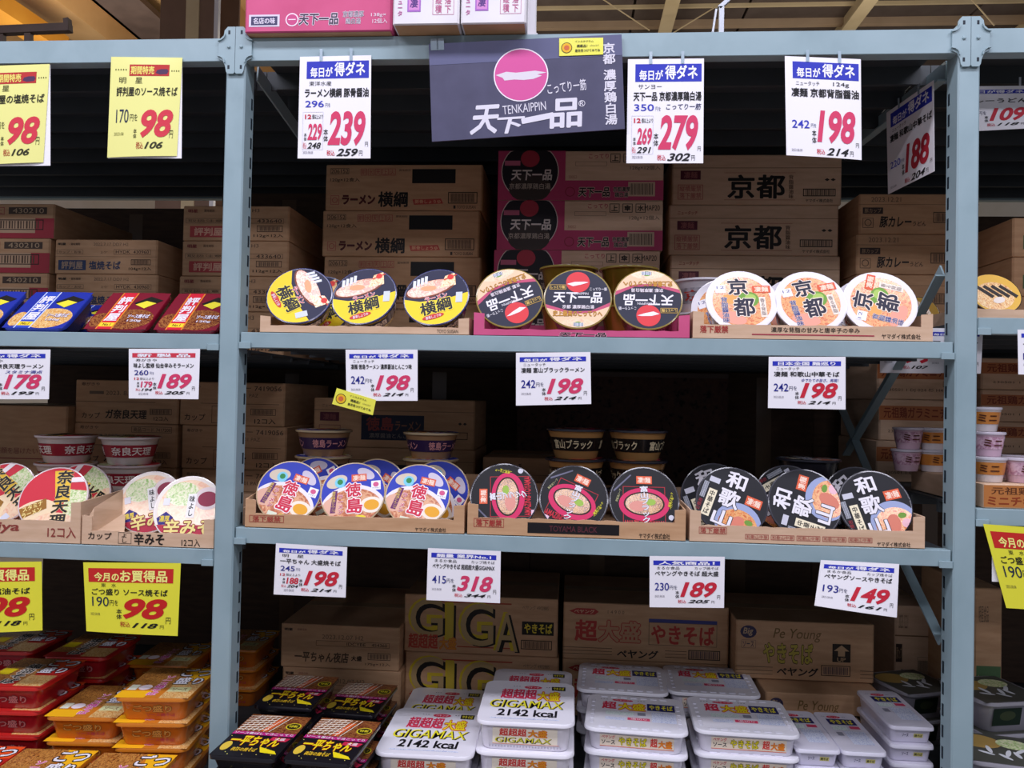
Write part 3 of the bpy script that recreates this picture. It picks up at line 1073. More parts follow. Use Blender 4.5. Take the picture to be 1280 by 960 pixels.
def a_curry(p):
    crease(p, .26)
    p.text('date_stamp', '2023.12.21', .1, .08, .35, .2, '#6d5844', 0)
    p.rect('dark_label', .03, .34, .2, .5, '#3d2d28', 2)
    p.sub('label_lettering', 'dark_label')
    p.text('label_lettering', '豚カップ', .045, .365, .185, .475, '#a98867', .01)
    p.frame('maker_mark', .03, .6, .12, .85, '#4a3a2e', .004)
    p.ring('maker_mark', .075, .72, .03, .03 * p.asp, .006, '#4a3a2e')
    p.text('brand_lettering', '豚カレー', .17, .56, .44, .84, '#2a1f18', .04, .15)
    p.text('brand_lettering', 'うどん', .45, .68, .56, .8, '#5a4636', .02, .15)
    p.frame('barcode', .62, .45, .92, .72, '#2a211b', .006)
    p.bars('barcode', .64, .48, .9, .69, '#4a3d33', 20)


def a_hyoban(p):
    p.text('maker_lettering', '明星', .05, .1, .14, .2, '#8a3a38', .03)
    p.text('maker_lettering#2', '賞味期限', .2, .1, .3, .18, '#5a4636', 0)
    p.frame('case_number', .03, .36, .4, .5, '#6b5844', .003)
    p.text('case_number', '取扱注意', .05, .39, .38, .47, '#6b5844', 0)
    p.rect('red_label', .07, .58, .42, .9, '#b04040', 2)
    p.sub('label_lettering', 'red_label')
    p.text('label_lettering', '評判屋', .11, .62, .38, .86, '#d8a58c', .03)
    p.text('case_number', '23.02.17 H3', .42, .08, .72, .18, '#6b5844', 0)
    p.frame('case_number', .62, .36, .95, .5, '#5a4636', .003)
    p.text('case_number', '433640', .7, .38, .93, .48, '#3a2f28', 0)
    p.frame('barcode', .7, .56, .94, .74, '#2a211b', .005)
    p.bars('barcode', .72, .59, .92, .71, '#4a3d33', 16)
    p.text('case_number', '112g×12入', .67, .8, .95, .91, '#2a211b', .01)


def a_shio(p):
    p.text('maker_lettering', '明星', .03, .1, .11, .17, '#2a211b', .03)
    p.text('maker_lettering#2', '・賞味期限', .14, .1, .25, .17, '#3a2f28', 0)
    p.text('date_stamp', '2022.7.17 DD7 H2', .38, .09, .72, .18, '#7d6650', 0)
    p.frame('case_number', .02, .3, .28, .42, '#6b5844', .003)
    p.text('case_number', 'カップ・おゆ', .04, .33, .26, .4, '#5a4636', 0)
    p.text('case_number', '2ケ', .45, .33, .52, .4, '#8a6a50', 0)
    p.frame('case_number', .58, .28, .94, .43, '#5a4636', .003)
    p.text('case_number', 'HYDK', .6, .31, .74, .4, '#3a2f28', 0)
    p.text('case_number', '430960', .77, .31, .92, .4, '#3a2f28', 0)
    p.rect('flap_seam', .0, .49, 1, .5, '#7d6146', 1)
    p.rect('navy_label', .04, .6, .31, .89, '#2c3d60', 2)
    p.sub('label_lettering', 'navy_label')
    p.text('label_lettering', '評判屋', .07, .63, .28, .86, '#a98f7a', .03)
    p.text('brand_lettering', '塩焼そば', .34, .62, .65, .87, '#33405e', .025)
    p.frame('barcode', .75, .57, .94, .73, '#2a211b', .005)
    p.bars('barcode', .765, .59, .925, .71, '#5a4636', 16)
    p.text('case_number', '104g×12入', .73, .79, .95, .9, '#2a211b', .01)


def a_redwhite(p):
    p.rect('red_panel', 0, .42, 1, 1, '#a83440', 1)
    p.rect('pale_panel', .28, .42, .82, .85, '#c4a182', 2)
    for i in range(3):
        p.frame('handling_icons', .1 + i * .15, .1, .22 + i * .15, .32, '#a8484a', .006)
        p.text('handling_icons', '水割上'[i], .12 + i * .15, .13, .2 + i * .15, .29, '#a8484a', .01)
    p.rect('dark_label', .56, .1, .93, .3, '#4a3a30', 2)
    p.text('dark_label', '430210', .6, .13, .9, .27, '#b59a7a', 0)
    p.frame('barcode', .34, .46, .9, .76, '#2a211b', .008)
    p.bars('barcode', .37, .5, .87, .72, '#5a4636', 18)


def a_nara(p):
    p.text('maker_lettering', '寿がきや', .06, .06, .24, .14, '#5a4030', .01)
    p.frame('case_number', .56, .06, .95, .2, '#5a4636', .004)
    p.text('case_number', '商品コード 7417200', .58, .08, .94, .18, '#3a2f28', 0)
    p.text('date_stamp', '2023. 8.14 / 4 802', .3, .25, .8, .35, '#6d5844', 0)
    p.rect('date_stamp', .14, .26, .28, .33, '#6d5844', 2)
    p.rect('flap_seam', .0, .5, .78, .512, '#6a5038', 1)
    p.text('brand_lettering', 'カップ', .07, .76, .25, .9, '#241d1a', .01)
    p.text('brand_lettering', 'ガ奈良天理', .3, .68, .7, .9, '#2a2018', .03, .05)
    p.frame('barcode', .73, .65, .94, .79, '#2a211b', .004)
    p.bars('barcode', .74, .67, .93, .77, '#5a4636', 16)
    p.text('case_number', '12コ入', .77, .82, .91, .93, '#2a211b', .01)


def a_miso(p):
    p.text('maker_lettering', '寿がきや', .05, .08, .2, .16, '#5a4030', .01)
    p.text('case_number', 'ー 7419056', .62, .08, .97, .19, '#3a2f28', 0)
    p.text('date_stamp', '01 PAZ', .6, .26, .75, .34, '#6d5844', 0)
    p.rect('flap_seam', .2, .49, .95, .502, '#6a5038', 1)
    p.text('brand_lettering', 'カップ', .05, .74, .25, .9, '#241d1a', .01)
    p.frame('brand_lettering', .31, .55, .4, .95, '#3a2f28', .004)
    p.text('brand_lettering', '辛みそ', .42, .6, .62, .9, '#2a2018', .03)
    p.frame('barcode', .68, .6, .92, .75, '#2a211b', .004)
    p.bars('barcode', .7, .62, .9, .73, '#5a4636', 16)
    p.text('case_number', '12コ入', .72, .82, .92, .95, '#2a211b', .01)


def a_suga(p):
    p.text('slogan', 'スガキヤは、二つの笑顔を届けたい！', .02, .41, .8, .47, '#8f4a40', 0)
    p.frame('red_box', .02, .51, .9, 1.0, '#8f3e38', .008)
    p.text('brand_lettering', 'Sugakiya', .03, .56, .93, .99, '#c08a6c', .03, .1, out='#8f3e38', ow=.02)


def a_toku(p):
    crease(p, .24)
    p.text('maker_lettering', 'ニュータッチ', .05, .12, .17, .19, '#6d5844', .01, .2)
    p.rect('red_label', .04, .29, .16, .47, '#5c2030', 2)
    p.text('label_lettering', '凄麺', .06, .32, .14, .45, '#8a4a48', .02)
    p.sub('label_lettering', 'red_label')
    p.frame('warning_stamp', .035, .55, .17, .85, '#8d5048', .004)
    p.rect('navy_panel', .3, .33, .69, .84, '#1c2238', 2)
    p.sub('panel_lettering', 'navy_panel')
    p.text('panel_lettering', '徳島', .33, .37, .5, .66, '#8a3a34', .05)
    p.text('panel_lettering', 'ラーメン', .51, .45, .67, .64, '#8a5a40', .02, .1)
    p.text('panel_lettering', '濃厚醤油とんこつ味', .35, .7, .66, .8, '#8a8078', .0)
    p.poly('diamond_mark', [(.9, .48), (.912, .45), (.924, .48), (.912, .51)], '#3a2f28', 2)
    p.poly('diamond_mark#2', [(.93, .48), (.942, .45), (.954, .48), (.942, .51)], '#3a2f28', 2)
    p.frame('barcode', .8, .65, .96, .8, '#2a211b', .004)


def a_plainbrand(p):
    crease(p, .36)
    p.text('maker_lettering', 'ニュータッチ', .1, .12, .36, .24, '#3a2f28', .02, .2)
    p.frame('warning_stamp', .5, .5, .9, .9, '#8d5048', .006)
    p.text('warning_stamp', '落下厳禁', .54, .58, .86, .82, '#8d5048', .01)


def a_giga(p):
    p.rect('red_rule', .1, .1, .7, .125, '#a8452e', 1)
    p.rect('red_rule#2', .35, .87, .74, .89, '#a8452e', 1)
    for i, (ch, x0, x1, y0, y1) in enumerate((('G', .04, .27, .05, .75), ('I', .28, .34, .12, .8), ('G', .37, .6, .1, .88), ('A', .6, .76, .25, .95))):
        p.text('giant_lettering', ch, x0 - .015, y0 + .0, x1 - .02, y1 - .03, '#d0b62a', .05, .0, z=2)
        p.text('giant_lettering', ch, x0 + .012, y0 + .05, x1, y1, '#1a1510', .03, .0, z=3)
        p.text('giant_lettering', ch, x0 - .0, y0 + .02, x1 - .015, y1 - .02, '#b59a6a' if ch != 'I' else '#c9b13a', .0, .0, z=4)
    p.text('size_lettering', '超超超', .03, .68, .225, .94, '#b8402e', .05, z=5)
    p.text('size_lettering', '大盛', .235, .73, .345, .94, '#d08a2a', .04, z=5, out='#b8402e', ow=.03)
    p.rect('black_label', .77, .4, .975, .63, '#1a1510', 2)
    p.sub('label_lettering', 'black_label')
    p.text('label_lettering', 'やきそば', .785, .43, .965, .6, '#d8c23a', .03)
    p.text('date_stamp', 'ペヤング 4902885', .77, .12, .94, .2, '#7d6650', 0)
    p.frame('barcode', .765, .72, .965, .88, '#2a211b', .005)
    p.bars('barcode', .78, .74, .95, .86, '#4a3d33', 20)


def a_cho(p):
    p.poly('logo_badge', [(.08, .1), (.19, .1), (.215, .155), (.19, .21), (.08, .21), (.035, .155)], '#a8342e', 2)
    p.sub('badge_lettering', 'logo_badge')
    p.text('badge_lettering', 'ペヤング', .065, .12, .19, .19, '#d8b08c', .02)
    p.text('date_stamp', '1 4 9 0 0', .27, .12, .37, .18, '#6d5844', 0)
    p.text('size_lettering', '超', .07, .3, .21, .68, '#b0382f', .04)
    p.text('size_lettering', '大盛', .215, .3, .47, .68, '#b98c68', .03, out='#b0382f', ow=.04)
    p.rect('curtain_rail', .52, .24, .93, .3, '#3d4180', 2)
    p.frame('curtain_rail', .52, .3, .93, .7, '#6d5844', .003)
    p.text('noodle_lettering', 'やきそば', .535, .34, .915, .68, '#b0382f', .04)
    for i in range(3):
        p.rect('ruled_line#%d' % i, .0, .79 + i * .055, .3, .798 + i * .055, '#2a211b', 2)
        p.rect('ruled_line#%d' % (i + 3), .62, .79 + i * .055, .75, .798 + i * .055, '#2a211b', 2)
    p.text('maker_lettering', 'ペヤング', .33, .8, .58, .95, '#241d1a', .03, .1)
    p.frame('barcode', .76, .76, .95, .93, '#2a211b', .005)
    p.bars('barcode', .77, .78, .94, .91, '#4a3d4a', 20)


def a_source(p):
    p.poly('speech_badge', ell(.09, .2, .06, .11, 14), '#3a3350', 2)
    p.sub('badge_lettering', 'speech_badge')
    p.text('badge_lettering', 'Big', .05, .13, .125, .27, '#b59a7a', .02, .2)
    p.text('sauce_lettering', 'ソース', .05, .36, .13, .46, '#3a3350', .01)
    p.frame('sauce_lettering', .04, .34, .145, .48, '#5a4a50', .002)
    p.text('script_lettering', 'Pe Young', .27, .12, .62, .34, '#7d6238', .0, .25)
    p.text('noodle_lettering', 'やきそば', .2, .37, .56, .72, '#b7a544', .03, out='#2a2018', ow=.03)
    p.poly('arrow_panel', [(.7, .35), (.83, .35), (.83, .66), (.7, .66)], '#2a2118', 2)
    p.sub('up_arrow', 'arrow_panel')
    p.poly('up_arrow', [(.765, .37), (.82, .47), (.79, .47), (.79, .56), (.74, .56), (.74, .47), (.71, .47)], '#b89670', 3)
    p.text('up_arrow', 'UP', .735, .58, .795, .65, '#b89670', .01)
    for i in range(3):
        p.rect('ruled_line#%d' % i, .0, .79 + i * .06, .27, .797 + i * .06, '#2a211b', 2)
        p.rect('ruled_line#%d' % (i + 3), .9, .79 + i * .06, 1, .797 + i * .06, '#2a211b', 2)
    p.text('maker_lettering', 'ペヤング', .3, .78, .6, .93, '#241d1a', .03, .1)
    p.frame('barcode', .62, .72, .83, .9, '#2a211b', .005)
    p.bars('barcode', .635, .745, .815, .875, '#4a3d4a', 20)


def a_ippei(p):
    p.text('maker_lettering', '明星', .03, .1, .1, .16, '#241d1a', .03)
    p.text('maker_lettering#2', '取扱注意', .14, .1, .22, .15, '#8d5048', 0)
    p.text('date_stamp', '2023.12.07 H2', .35, .22, .7, .32, '#7d6650', 0)
    p.frame('case_number', .3, .36, .92, .48, '#5a4636', .003)
    p.text('case_number', 'IDCYBE', .56, .385, .72, .455, '#3a2f28', 0)
    p.text('case_number', '454360', .77, .385, .9, .455, '#3a2f28', 0)
    p.text('brand_lettering', '一平ちゃん夜店', .12, .62, .58, .86, '#5a4636', .03, .1)
    p.text('brand_lettering', '大盛', .6, .68, .69, .8, '#241d1a', .04)
    p.frame('barcode', .74, .6, .93, .76, '#2a211b', .004)
    p.bars('barcode', .755, .625, .915, .735, '#4a3d33', 18)
    p.text('case_number', '175g×12入', .72, .82, .93, .9, '#3a2f28', 0)


def a_green(p):
    p.text('date_stamp', '明星食品', .15, .1, .5, .2, '#7d6650', 0)
    p.rect('green_label', .08, .45, .95, .8, '#4d6a45', 2)
    p.sub('label_lettering', 'green_label')
    p.text('label_lettering', '緑のたぬき', .1, .5, .95, .76, '#b59a7a', .03, .1)


def a_mini(p):
    p.text('date_stamp', '230501 1 DJ 024 杉 H4', .1, .72, .75, .82, '#5a4636', 0)
    p.rect('orange_band', .0, .15, 1, .5, '#b06a3c', 1)
    p.sub('band_lettering', 'orange_band')
    p.text('band_lettering', '元祖鶏ガラミニチキン', .05, .18, .95, .45, '#7a3218', .02)
    p.frame('barcode', .75, .55, .98, .68, '#2a211b', .004)


# ---- main bay, upper shelf
g = 'lettered cartons stacked at the back of the upper shelf'
stack('brown carton with black square panel', 'in the stack left of middle', 407, 603, 232, .55, Z2, .1292, 4, .31, a_yoko, g, jit=(0, .001, -.006, 0))
stack('pink and tan carton with dark round bowl picture', 'in the pink stack', 622, 829, 250, .46, Z2, .1315, 4, .3, a_tenka, g, CARDL, jit=(-.012, -.006, 0, 0))
stack('tan carton with two big black brush signs', 'behind the white bowls', 838, 1050, 250, .64, Z2, .1425, 4, .32, a_kyoto, g, CARDL, jit=(.002, .003, -.003, .004))
# ---- right bay, upper shelf
carton('brown carton with small dark label, lowest one left of the right post', 1062, 1212, 330, .6, Z2R, .068, .3, None, CARD, g, 0, .012)
stack('brown carton with small dark label', 'of three beside the right post', 1066, 1216, 300, .6, Z2R + .068, .1105, 3, .3, a_curry, g, jit=(.01, .01, 0.016))
stack('brown carton with green label', 'behind the right post', 1266, 1430, 300, .42, Z2R, .098, 3, .3, a_green, g, jit=(0, 0, 0))
# ---- left bay, upper shelf
stack('brown carton with small red label', 'behind the left post', 228, 361, 300, .5, Z2L - .022, .0977, 4, .42, a_hyoban, g, jit=(-.008, -.006, 0, .0), low=.024)
stack('brown carton with navy label', 'of three on the left upper shelf', 68, 196, 330, .48, Z2L - .022, .0965, 3, .42, a_shio, g, jit=(.004, .004, 0), low=.026)
stack('red and tan carton with barcode', 'at the left picture edge', -62, 67, 300, .47, Z2L - .022, .0965, 4, .4, a_redwhite, g, jit=(-.02, -.012, -.01, .0), low=.026)
# ---- middle shelf
g = 'lettered cartons stacked at the back of the middle shelf'
stack('brown carton with navy panel in the middle', 'of the pair on the middle shelf', 392, 593, 530, .56, Z3, .1375, 2, .31, a_toku, g, jit=(.003, 0))
carton('low brown carton behind the black noodle bowls', 603, 740, 600, .5, Z3, .125, .3, a_plainbrand, CARD, g)
stack('brown carton numbered 7419056', 'behind the left post', 224, 355, 530, .5, Z3L, .12, 3, .4, a_miso, g, jit=(.01, .008, 0))
stack('brown carton with black brush lettering', 'on the left middle shelf', 93, 222, 530, .5, Z3L, .12, 3, .4, a_nara, g, jit=(-.002, -.001, 0))
carton('large brown carton with red script lettering at the left picture edge', -78, 83, 560, .47, Z3L, .285, .42, a_suga, CARD, g)
stack('tan carton with orange band', 'seen left of the right post', 1096, 1206, 520, .52, Z3R, .108, 3, .3, a_mini, g, CARDL, jit=(.0, .006, .0))
stack('tan carton with orange band', 'at the right picture edge', 1226, 1370, 520, .5, Z3R, .082, 4, .3, a_mini, g, CARDL)
# ---- lowest shelf
g = 'lettered cartons stacked at the back of the lowest shelf'
stack('brown carton with giant yellow and black letters', 'of its pair', 505, 697, 790, .55, ZB, .158, 2, .34, a_giga, g, jit=(.005, 0))
stack('brown carton with red lettering and navy curtain', 'of its pair', 704, 911, 790, .56, ZB, .154, 2, .34, a_cho, g)
carton('brown carton with yellow lettering and up arrow, upper of its pair', 920, 1093, 800, .5, ZB + .142, .152, .3, a_source, CARD, g)
carton('brown carton with yellow lettering, lower one jutting out of its pair', 957, 1106, 880, .41, ZB, .141, .45, a_source, CARD, g)
stack('plain brown carton with small black lettering', 'behind the black noodle tubs', 352, 500, 820, .5, ZB, .118, 2, .44, a_ippei, g, jit=(.003, -.003))
carton('brown carton with black brush mark in the right bay', 1114, 1160, 790, .65, ZB, .31, .3, a_curry, CARDL, g, 0, .01)
carton('brown carton showing right of the right post', 1218, 1253, 790, .4, ZB + .0, .42, .3, a_green, CARD, g)

# ---- filler cartons added to close the bright gaps, dark like the shade there
g = 'plain dark filler cartons added at the very back'
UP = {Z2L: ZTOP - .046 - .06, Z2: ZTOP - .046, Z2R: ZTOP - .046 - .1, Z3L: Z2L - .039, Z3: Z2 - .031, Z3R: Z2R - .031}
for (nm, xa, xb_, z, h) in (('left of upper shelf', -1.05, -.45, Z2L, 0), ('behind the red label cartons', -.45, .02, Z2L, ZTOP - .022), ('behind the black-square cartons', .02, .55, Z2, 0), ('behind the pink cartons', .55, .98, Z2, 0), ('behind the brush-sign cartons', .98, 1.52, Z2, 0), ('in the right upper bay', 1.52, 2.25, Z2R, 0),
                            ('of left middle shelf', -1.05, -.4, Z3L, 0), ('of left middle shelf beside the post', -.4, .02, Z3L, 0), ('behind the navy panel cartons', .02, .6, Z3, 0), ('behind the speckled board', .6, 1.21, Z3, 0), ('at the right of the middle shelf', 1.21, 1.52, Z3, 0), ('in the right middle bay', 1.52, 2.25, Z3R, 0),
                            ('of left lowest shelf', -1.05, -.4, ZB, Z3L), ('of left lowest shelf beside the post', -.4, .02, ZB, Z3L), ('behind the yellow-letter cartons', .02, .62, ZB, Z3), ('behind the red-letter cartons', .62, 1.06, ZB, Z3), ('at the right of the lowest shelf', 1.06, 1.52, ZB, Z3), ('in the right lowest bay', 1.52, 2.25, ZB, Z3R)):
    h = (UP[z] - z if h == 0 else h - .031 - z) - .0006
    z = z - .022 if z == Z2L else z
    a_ = MB().cbox((-(xb_ - xa) / 2, -.07, 0), ((xb_ - xa) / 2 - .0002, .07, h), CARDD, .004).obj('filler_carton', loc=((xa + xb_) / 2, 1.06, z + .0005))
    tag(a_, 'dark filler carton added deep in the rack ' + nm, 'carton', g)
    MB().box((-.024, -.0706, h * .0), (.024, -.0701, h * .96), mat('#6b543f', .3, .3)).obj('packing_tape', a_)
o = MB().box((-.32, -.01, 0), (.32, .01, .37), RUST).obj('speckled_board', loc=(.9, .84, Z3 + .0005))
tag(o, 'dark speckled rusty brown board at the back of the middle shelf', 'board')
MB().box((-.32, -.013, .355), (.32, .013, .369), DBROWN).obj('edge_strip', o)

# ---- cartons on top of the rack


def a_pinktop(p):
    f0 = p.fn
    p.fn = lambda u, v, z: f0(u, .6 + .4 * v, z)
    p.asp *= 2.5
    p.rect('mark_panel', .03, .42, .24, .82, '#d8cfe0', 2)
    p.sub('mark_lettering', 'mark_panel')
    p.rect('mark_lettering', .045, .48, .225, .77, '#3d3a5e', 3)
    p.text('mark_lettering', '名店の味', .06, .52, .21, .73, '#d8cfe0', .03, z=4)
    p.poly('sun_mark', ell(.325, .6, .045, .045 * p.asp, 20), '#f0dce8', 2)
    p.poly('sun_mark', ell(.325, .6, .037, .037 * p.asp, 20), '#c74a83', 3)
    p.rect('sun_mark', .3, .58, .35, .61, '#f0dce8', 4)
    p.text('brand_lettering', '天下一品', .37, .4, .64, .78, '#3a3046', .04, .1, out='#e8dbe8', ow=.05)
    p.text('brand_lettering', '京都濃厚', .67, .34, .81, .54, '#3a3046', .0, out='#e8dbe8')
    p.text('brand_lettering', '鶏白湯', .69, .58, .79, .76, '#3a3046', .0, out='#e8dbe8')
    p.text('case_number', '138g×', .86, .42, .96, .56, '#e8dbe8', .0)
    p.text('case_number', '12個入', .87, .6, .97, .76, '#e8dbe8', .0)


def a_whitetop(p):
    f0 = p.fn
    p.fn = lambda u, v, z: f0(u, .66 + .34 * v, z)
    p.asp *= 2.9
    p.vtext('maker_lettering', 'ニュータ', .07, .05, .15, .75, '#b85a98', .02)
    p.rect('purple_mark', .22, .1, .42, .62, '#a56ac0', 2)
    p.sub('mark_lettering', 'purple_mark')
    p.rect('mark_lettering', .24, .15, .4, .57, '#d08ac8', 3)
    p.text('mark_lettering', '凄', .26, .2, .38, .5, '#5a3a80', .04, z=4)
    p.frame('warning_stamp', .6, .1, .92, .72, '#c06a90', .006)
    p.vtext('warning_stamp', '縦積', .64, .14, .74, .68, '#c06a90')
    p.vtext('warning_stamp', '落下', .78, .14, .88, .68, '#c06a90')


g = 'cartons on top of the rack'
Yp = atz(400, 40, ZTOP + .0005).y
carton('pink carton with white lettering on top of the rack', 306, 490, 20, Yp, ZTOP + .001, .16, .3, a_pinktop, PINKC, g)
Yp = atz(530, 31, ZTOP + .0005).y
carton('white carton with purple mark beside the pink carton on top', 491, 574, 15, Yp, ZTOP + .001, .2, .3, a_whitetop, WHITEC, g)
carton('white carton on top of the rack, right one of two', 576, 658, 15, Yp, ZTOP + .001, .2, .3, a_whitetop, WHITEC, g)
for o in [q for q in bpy.data.objects if q.get('group') == g]:
    bx_ = [V(c_) for c_ in o.bound_box]
    MB().box((min(c_.x for c_ in bx_) + .004, min(c_.y for c_ in bx_) + .004, -.0006), (max(c_.x for c_ in bx_) - .004, max(c_.y for c_ in bx_) - .004, -.0001), CARD).obj('bottom_flap', o)
o = MB().cbox((-.01, -.01, 0), (.01, .01, .3), mat('#d9d6da', .4), .002).obj('white_post', loc=(at(663, 30, -.02).x, -.012 + .03, ZTOP))
tag(o, 'white upright stick on top of the rack beside the white cartons', 'post')
MB().cbox((-.014, -.014, .0), (.014, .014, .006), mat('#d9d6da', .4), .002).obj('foot_plate', o)

# ================================================================== round noodle bowls
W_ = '#e8e5ec'


def lid_yoko(p):
    p.poly('lid_base', ell(0, 0, .99, n=40), '#171a3c', 0)
    p.poly('yellow_field', [(-1, -1), (1, -1), (1, .12), (.3, -.1), (-.5, -.16), (-1, -.05)], '#f2d21a', 1)
    p.poly('noodle_picture', ell(-.2, .3, .78, .3, rot=14), '#7a3a20', 2)
    p.poly('noodle_picture', ell(-.22, .32, .72, .27, rot=14), SOUP, 3)
    p.poly('noodle_picture', [(.1, .3), (.25, .75), (.55, .85), (.6, .4)], NOOD, 4)
    p.poly('noodle_picture', [(.2, .62), (.8, .88), (.81, .84), (.22, .58)], '#c4402c', 5)
    p.poly('noodle_picture', ell(-.25, .32, .25, .1), '#e8a97c', 4)
    for i in range(4):
        p.rect('blue_lettering', -.75 + i * .12, .35 + i * .05, -.66 + i * .12, .62 + i * .05, '#dfe4f0', 5)
    p.text('red_lettering', 'ラーメン', -.35, -.12, .35, .06, '#cf3a30', .03, rot=14, z=7, out=W_)
    p.text('brand_lettering', '横綱', -.48, -.6, .5, -.12, '#14121c', .05, rot=14, z=7, out='#f6e24a', ow=.05)
    p.poly('red_capsule', ell(-.05, -.72, .34, .09, rot=14), '#c8342c', 6)
    p.text('white_lettering', '豚骨しょうゆ', -.28, -.78, .2, -.67, W_, .01, rot=14, z=7)
    p.rect('barcode_patch', .62, -.25, .82, .12, '#cfd6e8', 6)
    p.poly('maker_badge', ell(.42, .7, .1, n=12), '#d8332c', 6)


def lid_tenka(p):
    p.poly('lid_base', ell(0, 0, .99, n=40), '#171a33', 0)
    p.poly('pink_field', [(-1, -1), (1, -1), (1, -.12), (.4, -.42), (-.2, -.45), (-1, -.2)], '#c04a6e', 1)
    p.poly('cream_field', [(-1, -1), (1, -1), (1, -.25), (.4, -.5), (-.2, -.53), (-1, -.32)], '#eec9a4', 2)
    p.poly('soup_picture', ell(0, -.98, .6, .3), STOCK, 3)
    p.poly('soup_picture', ell(.02, -.88, .12, .09), '#7da545', 4)
    p.poly('sun_disc', ell(0, .56, .36, n=28), '#d8343c', 2)
    p.sub('brush_stroke', 'sun_disc')
    p.poly('brush_stroke', [(-.33, .5), (-.1, .57), (.2, .58), (.33, .56), (.1, .48), (-.15, .42)], W_, 3)
    p.text('brand_lettering', '天下一品', -.76, -.16, .74, .22, W_, .06, .1, z=4)
    p.text('roman_lettering', 'TENKAIPPIN', -.28, .12, .32, .2, W_, 0, z=6)
    p.rect('gold_label', -.86, .3, -.36, .47, '#1a1612', 3)
    p.frame('gold_label', -.86, .3, -.36, .47, '#c9a24a', .015, 4)
    p.text('gold_label', 'しっとり麺', -.82, .33, -.4, .44, '#e0bb62', .02, z=5)
    p.text('slogan', 'こってり一筋', .36, .27, .88, .38, W_, .01, z=4)
    p.text('flavour_lettering', '京都 濃厚鶏白湯', -.46, -.36, .5, -.23, W_, .01, z=5, out='#7a2038', ow=.02)
    p.text('claim_lettering', '史上最高のこってりへ', -.74, -.62, .74, -.42, '#c58a28', .03, z=6, out='#2a1a10', ow=.03)
    p.bars('barcode_patch', -.12, -.95, .18, -.83, '#3a3a60', 8, 6, '#e6eef4')


def lid_kyoto(p):
    p.poly('lid_base', ell(0, 0, .99, n=40), W_, 0)
    p.poly('ramen_picture', ell(0, -.02, .84, n=36), RAMEN, 1)
    p.poly('ramen_picture', ell(.2, .05, .3, .26), '#6fa03a', 2)
    p.poly('ramen_picture', ell(.26, .1, .16, .13), '#a8c860', 3)
    p.poly('ramen_picture', [(-.5, .2), (-.1, .3), (-.12, -.1), (-.5, -.08)], '#e9a75a', 2)
    p.poly('ramen_picture', ell(-.3, -.55, .4, .2, rot=-20), '#eaa08a', 2)
    p.text('brush_lettering', '京', -.36, .2, .22, .76, '#1d1c34', .05, z=6, out='#f8e8d8', ow=.04)
    p.text('brush_lettering', '都', -.26, -.52, .36, .1, '#1d1c34', .05, z=6, out='#f8e8d8', ow=.04)
    p.rect('red_label', .34, .26, .86, .5, '#dc5a34', 4)
    p.sub('label_lettering', 'red_label')
    p.text('label_lettering', '凄麺', .4, .29, .8, .47, '#f6dcc4', .03, z=5)
    p.rect('white_note', -.72, .28, -.42, .55, '#f2f0f4', 4)
    p.text('white_note', '12', -.68, .42, -.46, .51, '#5a5a90', 0, z=5)
    p.rect('white_note#2', .5, -.55, .68, .12, '#f4e6d6', 4)
    p.vtext('white_note#2', '香る背脂', .52, -.5, .66, .08, '#7a6a6a', z=5)
    p.vtext('flavour_lettering', '背脂醤油味', -.6, -.72, -.4, .14, '#3d4680', .02, z=6, out='#f4ece8', ow=.03)


def lid_toku(p):
    p.poly('lid_base', ell(0, 0, .99, n=40), '#2e40b4', 0)
    p.poly('bowl_picture', ell(0, -.5, 1.02, .78, 40), '#f0e9ee', 1)
    p.poly('bowl_picture', ell(0, -.53, .93, .68, 40), SOUP, 2)
    p.poly('bowl_picture', ell(-.65, -.4, .3, .28), '#e6b49c', 3)
    p.poly('egg_picture', ell(.58, -.42, .36, .26), '#f4ead8', 4)
    p.poly('egg_picture', ell(.58, -.42, .24, .17), '#eaa92c', 5)
    p.poly('swirl_picture', ell(-.5, .42, .34, .2, rot=20), '#d8c9b4', 1)
    p.poly('swirl_picture#2', ell(.42, .62, .3, .16, rot=-30), '#d0c8d8', 1)
    p.poly('round_badge', ell(-.4, .38, .17, n=18), '#7fd0e8', 3)
    p.poly('round_badge', ell(-.4, .4, .09, n=14), '#2f8a4a', 4)
    p.rect('red_label', -.04, .38, .44, .62, '#e0603a', 3)
    p.sub('label_lettering', 'red_label')
    p.text('label_lettering', '凄!麺', 0, .41, .4, .59, '#f8dcc8', .03, z=4)
    p.rect('white_badge', .58, .06, .88, .36, '#f4f2f6', 3)
    p.poly('white_badge', ell(.73, .24, .09, .08), '#d45a8a', 4)
    p.text('white_badge', 'ヤマダイ', .61, .09, .85, .15, '#3a3a60', 0, z=4)
    p.text('brush_lettering', '徳', -.24, -.12, .26, .34, '#cf2c4a', .05, z=7, out='#fbeff0', ow=.06)
    p.text('brush_lettering', '島', -.2, -.66, .3, -.16, '#cf2c4a', .05, z=7, out='#fbeff0', ow=.06)
    p.vtext('small_lettering', 'ラーメン', -.48, -.66, -.3, .0, '#c43a52', .03, z=7, out='#fbeff0', ow=.05)
    p.poly('purple_strip', [(-.72, -.6), (-.56, -.6), (-.48, .12), (-.62, .12)], '#6a2a6a', 5)
    p.vtext('strip_lettering', '濃厚醤油とんこつ', -.68, -.58, -.54, .1, '#f0d060', .0, z=6)
    p.poly('yellow_note', ell(.2, -.82, .2, .09), '#f0e030', 6)
    p.rect('barcode_patch', -.35, -.9, -.05, -.76, '#dde6d0', 6)


